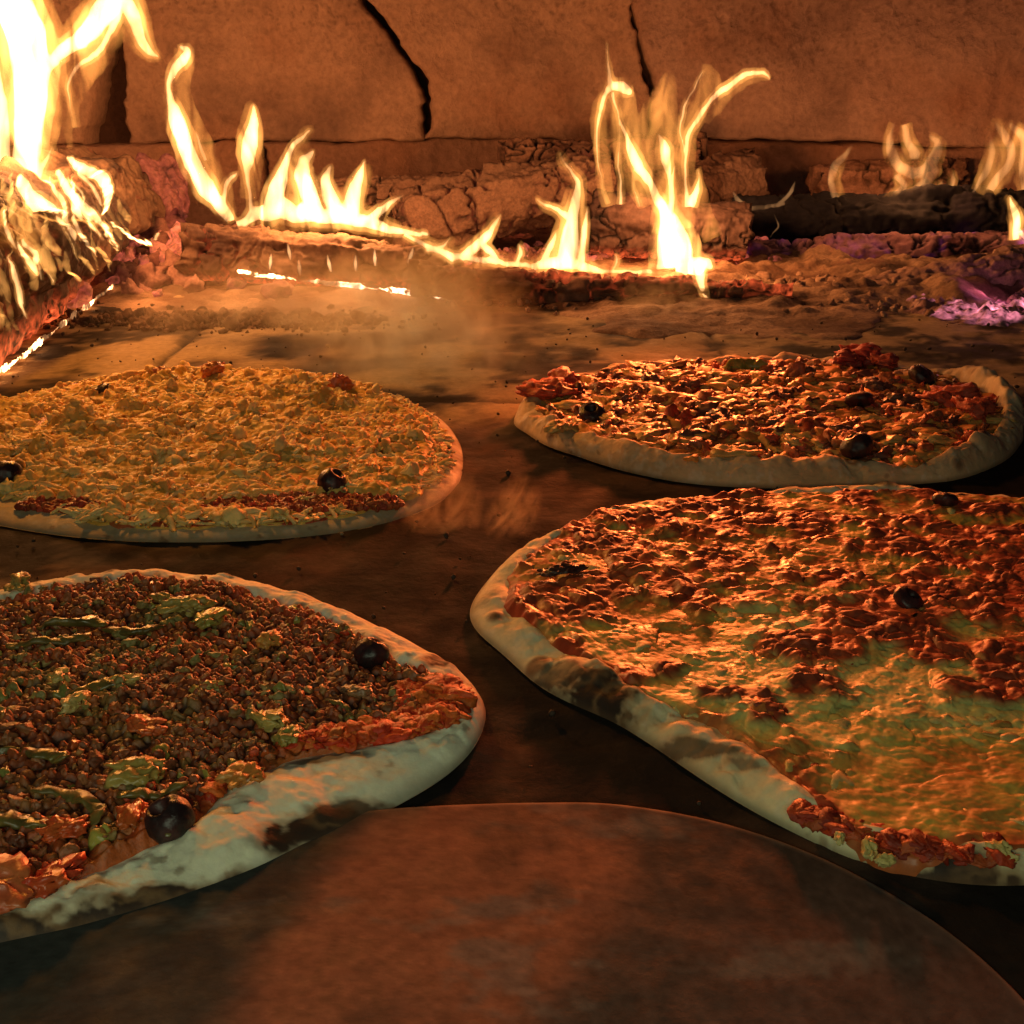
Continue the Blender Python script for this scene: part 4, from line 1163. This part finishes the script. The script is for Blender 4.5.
# ------------------------------------------------------------------ flames
def tongue(pts, Y, sub=8, dz=0.55):
    """tapered tube along measured points (px, py, half width px[, depth shift]); oval section, thinner in depth"""
    p = np.array([list(q) + [0.0] * (4 - len(q)) for q in pts], float)
    d = np.r_[0, np.cumsum(np.hypot(*np.diff(p[:, :2], axis=0).T) + 1e-6)]
    t = np.linspace(0, d[-1], max(10, int(len(p) * sub)))
    # Catmull-Rom style smoothing by repeated averaging of a linear sample
    q = np.stack([np.interp(t, d, p[:, i]) for i in range(4)], 1)
    for _ in range(6):
        q[1:-1] = 0.5 * q[1:-1] + 0.25 * (q[:-2] + q[2:])
    w = q[:, 2] * Y / F_PX
    C = np.array([V(a, b, Y + s) for a, b, _, s in q])
    T = np.gradient(C, axis=0); T /= np.linalg.norm(T, axis=1)[:, None] + 1e-9
    Dp = np.array([0, 1.0, 0])
    S = np.cross(T, Dp); S /= np.linalg.norm(S, axis=1)[:, None] + 1e-9
    m = 14
    a = np.linspace(0, 2 * np.pi, m, endpoint=False)
    rows = [C[:1].repeat(m, 0)]
    for i in range(len(C)):
        ww = max(w[i], 0.0006)
        rows.append(C[i] + np.cos(a)[:, None] * S[i] * ww + np.sin(a)[:, None] * Dp * ww * dz)
    rows.append(C[-1:].repeat(m, 0) + T[-1] * w[-1])
    v = np.concatenate(rows)
    return v, gridfaces(len(rows), m, True)


def gas(name, parent, tongues, Y, mat, voxel=0.0011, warp=0.0016, seed=1, **tags):
    vs, fs, b = [], [], 0
    for tg in tongues:
        v, f = tongue(tg, Y)
        vs.append(v); fs.append(f + b); b += len(v)
    o = mesh('tmp_gas', np.concatenate(vs), np.concatenate(fs), mat)
    md = o.modifiers.new('r', 'REMESH'); md.mode = 'VOXEL'; md.voxel_size = voxel; md.adaptivity = 0.0
    sm_ = o.modifiers.new('s', 'SMOOTH'); sm_.iterations = 3; sm_.factor = 0.5
    dg = bpy.context.evaluated_depsgraph_get()
    me = bpy.data.meshes.new_from_object(o.evaluated_get(dg))
    bpy.data.objects.remove(o)
    n = len(me.vertices)
    co = np.empty(n * 3, np.float32); me.vertices.foreach_get('co', co); co = co.reshape(-1, 3).astype(float)
    q = co * [1, 1, 0.45]
    co = co + warp * np.stack([fbm(q * 55 + 3, 3, seed), 0.7 * fbm(q * 55 + 9, 3, seed + 1), 0.8 * fbm(q * 55 + 15, 3, seed + 2)], 1)
    co = co + warp * 0.45 * np.stack([fbm(q * 150 + 3, 2, seed + 5), 0 * co[:, 0], fbm(q * 150 + 15, 2, seed + 7)], 1)
    me.vertices.foreach_set('co', co.astype(np.float32).ravel())
    me.materials.clear(); me.materials.append(mat)
    me.name = name
    me.update()
    o = bpy.data.objects.new(name, me)
    link(o, None, **tags)
    if parent is not None:
        under(o, parent)
    return o


def widen(ts, k, add=2.0):
    return [[(q[0], q[1], max(q[2] * k + add, 0.9)) + tuple(q[3:]) for q in t] for t in ts]


FG = 'flames rising from the burning logs'


def flame(label, base, Y, soft, bright, seed, faint=False, warp=0.0016):
    root = empty('flame', V(base[0], base[1], Y), label=label, cat='flame', group=FG)
    if soft:
        gas('outer_flame', root, soft, Y, M_FL_OUT, seed=seed, warp=warp * 1.5)
    if bright:
        if faint:
            gas('flame_core', root, bright, Y, M_FL_FAINT, seed=seed + 3, warp=warp)
        else:
            gas('flame_mantle', root, widen(bright, 1.12, 1.2), Y, M_FL_MID, seed=seed + 3, warp=warp)
            gas('flame_core', root, widen(bright, 0.78, -0.5), Y, M_FL_IN, seed=seed + 3, warp=warp, voxel=0.0009)
    return root


# the tall blaze at the far left
t = [[(24, 195, 16), (27, 150, 17), (30, 110, 19), (32, 70, 22), (26, 30, 25), (10, 0, 24), (-5, -40, 20)],
     [(8, 200, 12), (4, 150, 9), (2, 110, 8), (-8, 60, 8), (-10, 20, 8)],
     [(44, 70, 6), (60, 52, 9), (78, 42, 10), (96, 22, 13), (112, 2, 15), (126, -30, 14)],
     [(122, -5, 10), (134, 18, 9), (142, 42, 7), (150, 54, 4), (158, 58, 1.5)],
     [(74, 128, 1.5), (69, 105, 2), (68, 84, 2.5), (78, 66, 3.5), (98, 52, 4), (112, 30, 5), (120, 10, 5)],
     [(-20, 210, 14), (0, 195, 12), (22, 190, 11), (44, 186, 9), (60, 196, 7)],
     [(36, 180, 6), (46, 160, 3.5), (52, 148, 1.5)]]
flame('tallest blaze at the far left, rising out of the top', (20, 200), 1.12, widen(t, 1.25, 6) + [[(70, 150, 3), (66, 110, 8), (80, 70, 16), (105, 30, 20), (110, -10, 20)]], t, 11)
# flames licking the side of the left log
r = np.random.default_rng(77)
t, ts = [], []
t += [[(104, 214, 5), (109, 196, 6.5), (104, 178, 7), (90, 172, 7), (76, 166, 6), (68, 157, 2)],
      [(112, 222, 3), (128, 236, 4), (143, 243, 5), (152, 243, 5), (157, 232, 2)],
      [(62, 212, 7), (44, 208, 9), (30, 196, 8), (20, 180, 6)],
      [(92, 222, 3), (80, 204, 5), (66, 186, 5), (58, 172, 4)],
      [(120, 250, 2), (104, 228, 4), (90, 212, 5), (76, 196, 5)]]
for i in range(62):
    u = r.uniform(-0.1, 1)
    v0 = r.uniform(0.0, 1.0) ** 0.9 * 1.1
    x0, y0 = -6 + 150 * u, 362 - 100 * u - 8
    x0 -= 18 * v0; y0 -= (95 - 40 * u) * v0
    ln = r.uniform(26, 74) * (1 - 0.35 * u)
    lean = r.uniform(0.35, 0.85)
    w = r.uniform(0.8, 3.0) * (1 + 0.5 * v0)
    sw = r.uniform(-7, 7)
    t.append([(x0, y0, 0.8), (x0 - ln * 0.10 + sw * 0.3, y0 - ln * 0.22, w), (x0 - ln * lean * 0.36 + sw, y0 - ln * 0.45, w * 0.9), (x0 - ln * lean * 0.62, y0 - ln * 0.72, w * 0.75),
              (x0 - ln * lean * 0.66 - sw * 0.5, y0 - ln * 0.9, w * 0.4), (x0 - ln * lean * 0.70 - sw * 0.3, y0 - ln * 1.1, 0.5)])
sheet = [[(-10, 232, 8), (40, 218, 9), (84, 222, 8), (112, 232, 5)], [(-5, 290, 5), (-12, 250, 8), (-8, 215, 9)], [(38, 270, 5), (28, 235, 9), (22, 205, 9)], [(78, 250, 5), (68, 222, 9), (56, 196, 7)]]
# these hug the log: each point takes the depth of the log's own surface there
def hug(ts):
    A = (LB - LA) / np.linalg.norm(LB - LA)
    O = np.array([0, 0, CAM_H]) - LA
    out = []
    for tt in ts:
        q = []
        for a, b, w in tt:
            d = ray(a, b)
            dp, op = d - A * (d @ A), O - A * (O @ A)
            R_ = 0.078
            qa, qb, qc = dp @ dp, 2 * dp @ op, op @ op - R_ * R_
            disc = qb * qb - 4 * qa * qc
            tq = (-qb - math.sqrt(max(disc, 0))) / (2 * qa)
            q.append((a, b, w, min(max(tq * d[1], 0.72), 1.40) - 1.16))
        out.append(q)
    return out
lick = empty('flame', V(70, 300, 1.16), label='rows of small flames licking the side of the left log', cat='flame', group=FG)
gas('outer_flame', lick, hug(sheet), 1.16, M_FL_OUT, seed=21, warp=0.0027)
gas('flame_mantle', lick, hug(widen(t, 1.15, 0.9)), 1.16, M_FL_MID, seed=24, warp=0.0018)
gas('flame_core', lick, hug(widen(t[:5] + t[5::3], 0.9, 0.0)), 1.16, M_FL_IN, seed=24, warp=0.0018, voxel=0.0009, kind='stuff')
# left of centre
t = [[(228, 222, 3), (218, 204, 8), (206, 188, 12), (194, 168, 11), (184, 142, 11), (177, 122, 11), (171, 102, 6), (170, 84, 3.5), (176, 66, 6), (186, 58, 8), (190, 50, 5), (180, 46, 3)],
     [(252, 222, 5), (250, 198, 3), (249, 172, 4), (249, 156, 10), (251, 140, 11), (253, 122, 7), (252, 104, 2)],
     [(236, 224, 4), (246, 222, 6), (256, 212, 10), (270, 214, 11), (280, 206, 15), (296, 216, 10), (308, 210, 15), (322, 218, 9), (340, 212, 14), (352, 220, 8), (366, 220, 10), (396, 232, 5), (428, 234, 3)],
     [(272, 214, 14), (276, 192, 11), (282, 176, 8), (288, 156, 5), (296, 142, 4), (310, 130, 2)],
     [(316, 214, 12), (308, 194, 13), (302, 176, 12), (304, 160, 8), (314, 152, 3)],
     [(338, 216, 12), (330, 198, 10), (326, 182, 8), (331, 166, 2)],
     [(350, 216, 12), (352, 198, 10), (358, 180, 7), (366, 160, 1.5)],
     [(362, 222, 8), (378, 214, 7), (390, 204, 4), (404, 194, 1.5)],
     [(232, 222, 4), (222, 200, 4), (228, 180, 4), (238, 172, 2)],
     [(205, 160, 3), (200, 145, 3), (196, 132, 1)]]
soft = [[(232, 224, 8), (222, 195, 14), (208, 165, 15), (190, 125, 14), (178, 90, 8), (186, 56, 12)], [(260, 220, 14), (300, 210, 22), (350, 214, 20), (400, 232, 8)], [(250, 200, 8), (250, 140, 15), (252, 105, 5)],
        [(300, 200, 14), (296, 150, 10), (310, 128, 4)], [(345, 210, 18), (366, 170, 8)]]
flame('cluster of yellow flames left of centre on the long thin log', (310, 228), 1.20, soft, t, 31)
# small jets on the face of that log
t = [[(a, b + 8, 1.0), (a + c * .5, b, 2.2), (a + c, b - 9, 0.7)] for a, b, c in ((291, 252, -3), (331, 264, -4), (356, 264, 0), (375, 258, -1), (408, 256, 5), (300, 268, -2), (270, 262, 2))]
jets = empty('flame', V(330, 265, 1.15), label='tiny jets of flame on the face of the long thin log', cat='flame', group=FG)
for k, tt in enumerate(t):
    gas('flame_tongue', jets, [tt], 1.15, M_FL_IN, seed=35 + k, warp=0.0006, voxel=0.0006)
# low flame right of them
t = [[(404, 234, 3), (420, 242, 4), (440, 252, 5), (455, 258, 5)], [(426, 250, 3), (444, 246, 3), (452, 238, 1)], [(515, 266, 3), (522, 254, 4), (520, 244, 1)], [(600, 270, 3), (625, 272, 3), (650, 272, 4)], [(612, 272, 2), (618, 262, 2.5), (616, 254, 1)],
     [(430, 248, 2.5), (450, 254, 4.5), (475, 259, 5), (500, 263, 4.5), (530, 266, 4)],
     [(462, 258, 6), (478, 246, 7), (488, 234, 5), (494, 224, 3), (499, 215, 1)],
     [(500, 264, 3), (486, 250, 5), (480, 242, 3)],
     [(532, 266, 5), (556, 264, 9), (578, 264, 8), (604, 271, 4)],
     [(566, 264, 12), (570, 248, 13), (571, 232, 11), (573, 214, 8), (577, 196, 6), (578, 180, 4), (570, 170, 3), (562, 160, 2), (560, 152, 1)],
     [(568, 218, 5), (556, 209, 3.5), (546, 206, 3), (537, 198, 1.5)],
     [(582, 262, 6), (584, 240, 5), (586, 222, 4), (587, 206, 1)],
     [(545, 262, 5), (552, 246, 5), (556, 232, 2)]]
flame('flame with a forked tip just left of the tall centre flame', (560, 268), 1.15, widen(t[:11], 1.35, 3), t, 41)
# tall centre flame
soft = [[(612, 208, 8), (604, 180, 8), (601, 145, 8), (602, 110, 9), (610, 84, 8), (608, 55, 3), (606, 36, 1)],
        [(650, 205, 14), (634, 165, 18), (622, 125, 16), (622, 92, 12)],
        [(672, 230, 24), (668, 190, 18), (664, 150, 20), (656, 115, 20), (668, 85, 10), (672, 72, 3)],
        [(686, 208, 8), (684, 170, 8), (688, 135, 9), (700, 105, 12), (712, 78, 10), (702, 66, 4)],
        [(704, 120, 6), (730, 86, 8), (758, 72, 6), (770, 78, 3)],
        [(712, 240, 10), (700, 205, 8), (694, 180, 8), (700, 168, 2)]]
t = [[(674, 268, 22), (674, 248, 24), (670, 226, 17), (664, 210, 9), (657, 199, 7), (650, 184, 5), (640, 170, 7), (631, 150, 6), (627, 136, 3.5), (618, 120, 2)],
     [(676, 268, 18), (696, 266, 13), (706, 262, 8), (712, 268, 4)],
     [(698, 262, 6, -0.12), (700, 282, 4.5, -0.12), (705, 296, 3.5, -0.12), (708, 306, 1, -0.12)],
     [(664, 240, 10), (670, 214, 6), (672, 194, 4), (673, 166, 1)],
     [(609, 205, 1.6), (602, 184, 1.8), (597, 152, 2.4), (597, 118, 3), (603, 96, 3.5), (612, 84, 5), (624, 88, 8), (630, 94, 4)],
     [(620, 206, 3), (620, 186, 2.6), (618, 160, 2), (620, 140, 1.5), (617, 112, 2), (613, 92, 3)],
     [(611, 84, 4), (609, 64, 2.2), (606, 42, 1)],
     [(670, 200, 3), (669, 180, 3), (664, 158, 7), (664, 148, 8), (662, 138, 4), (660, 132, 1)],
     [(688, 206, 5), (686, 186, 3.2), (683, 163, 3), (686, 140, 3.5), (696, 122, 3.5), (706, 106, 4), (720, 92, 4.5), (736, 80, 4.5), (750, 72, 4), (764, 72, 3), (770, 80, 1)],
     [(683, 160, 2), (681, 130, 2), (684, 108, 2.5), (696, 84, 2.5), (704, 70, 1)],
     [(690, 204, 7), (698, 190, 5), (700, 178, 2), (697, 168, 1)],
     [(640, 206, 2), (632, 184, 1.5), (634, 168, 1)]]
flame('tall forked flame right of centre, highest over the middle logs', (672, 265), 1.22, soft, t, 51)
# right-hand flames
flame('small curled flame left of the hooked one over the black log', (838, 203), 1.40, [[(842, 205, 6), (832, 182, 7), (838, 165, 7), (852, 148, 3)]], [[(844, 206, 3), (834, 196, 3), (830, 178, 4), (836, 164, 4), (848, 153, 3), (853, 146, 1)]], 61, True)
t = [[(893, 122, 1.5), (890, 136, 3), (891, 152, 4.5), (900, 168, 5), (914, 174, 6), (928, 168, 6), (936, 154, 6), (938, 142, 4), (930, 136, 2)],
     [(904, 124, 3), (908, 142, 4), (916, 156, 5)],
     [(897, 204, 2), (912, 194, 5), (926, 182, 6), (934, 168, 6)], [(912, 206, 2), (930, 196, 4), (942, 184, 3)], [(936, 206, 1.5), (948, 194, 3), (953, 180, 3), (953, 172, 1)], [(885, 202, 2), (905, 186, 4), (896, 176, 3)]]
flame('hooked pale flame over the black log', (916, 204), 1.39, widen(t, 1.2, 3), t, 65, True)
t = [[(985, 200, 3), (996, 182, 5), (1010, 166, 4), (1012, 150, 4), (1004, 134, 4), (996, 124, 2)], [(1030, 200, 5), (1022, 170, 5), (1026, 140, 6), (1012, 126, 3)], [(974, 192, 2), (988, 172, 4), (994, 152, 3), (990, 130, 1)]]
flame('faint wide flame at the right edge above the black log', (1000, 205), 1.38, widen(t, 1.5, 4), t, 67, True)
t = [[(1016, 240, 6), (1018, 222, 7), (1012, 208, 5), (1008, 198, 2)], [(1030, 240, 4), (1020, 232, 4)]]
flame('short bright flame low at the right edge in front of the black log', (1015, 240), 1.30, widen(t, 1.2, 2), t, 69)
t = [[(732, 192, 1.5), (738, 202, 3), (750, 209, 3), (768, 207, 2.5), (784, 204, 2)], [(778, 206, 2), (790, 192, 2.5), (794, 180, 1)], [(770, 238, 1), (780, 226, 1.5), (775, 214, 1)]]
flame('low faint flame at the left end of the black log', (755, 210), 1.36, None, t, 71, True)

# ------------------------------------------------------------------ steam
def steam_mat(name, density, lo, seed, scale=2.2):
    """vapour that thins out to nothing at the edge of its puff"""
    m = bpy.data.materials.new(name); m.use_nodes = True
    nt = m.node_tree; N, L = nt.nodes, nt.links; N.clear()
    out = N.new('ShaderNodeOutputMaterial')
    v = N.new('ShaderNodeVolumeScatter')
    v.inputs['Color'].default_value = (1.0, 0.74, 0.42, 1)
    v.inputs['Anisotropy'].default_value = 0.2
    tc = N.new('ShaderNodeTexCoord')
    gr = N.new('ShaderNodeTexGradient'); gr.gradient_type = 'SPHERICAL'
    mp = N.new('ShaderNodeMapping'); mp.inputs['Location'].default_value = (seed, seed * 1.7, 0); mp.inputs['Scale'].default_value = (1.2, 1.0, 0.85)
    no = N.new('ShaderNodeTexNoise'); no.inputs['Scale'].default_value = scale; no.inputs['Detail'].default_value = 4; no.inputs['Distortion'].default_value = 1.6
    mr = N.new('ShaderNodeMapRange'); mr.inputs['From Min'].default_value = lo; mr.inputs['From Max'].default_value = 0.72; mr.inputs['To Max'].default_value = density
    mu = N.new('ShaderNodeMath'); mu.operation = 'MULTIPLY'
    L.new(tc.outputs['Object'], gr.inputs['Vector']); L.new(tc.outputs['Object'], mp.inputs['Vector']); L.new(mp.outputs[0], no.inputs['Vector'])
    L.new(no.outputs['Fac'], mr.inputs['Value']); L.new(mr.outputs[0], mu.inputs[0]); L.new(gr.outputs['Fac'], mu.inputs[1])
    L.new(mu.outputs[0], v.inputs['Density'])
    L.new(v.outputs[0], out.inputs['Volume'])
    return m


def puff(loc, size, mat, label, tilt=0.0):
    o = mesh('steam', ICO3[0], ICO3[1], mat, kind='stuff', label=label, cat='steam')
    o.location = loc; o.scale = size; o.rotation_euler = (0, tilt, 0)


puff(V(415, 345, 0.86), (0.10, 0.11, 0.085), steam_mat('steam_plume', 36, 0.40, 1.0), 'thin warm steam rising off the right side of the grated cheese pizza')
puff(V(290, 320, 1.00), (0.17, 0.12, 0.06), steam_mat('steam_veil', 20, 0.38, 5.0, 1.8), 'faint veil of steam before the long middle log')
puff(V(442, 512, 0.53), (0.020, 0.02, 0.026), steam_mat('steam_curl', 120, 0.44, 9.0, 1.3), 'curl of steam spilling past the right rim of the grated cheese pizza', 0.3)
puff(V(512, 512, 0.52), (0.013, 0.015, 0.020), steam_mat('steam_wisp', 100, 0.42, 13.0, 1.5), 'small wisp of steam at the left tip of the browned cheese pizza', 0.5)
puff(V(660, 315, 1.05), (0.05, 0.03, 0.05), steam_mat('steam_thread', 30, 0.42, 17.0, 1.8), 'thread of steam below the tall centre flame')
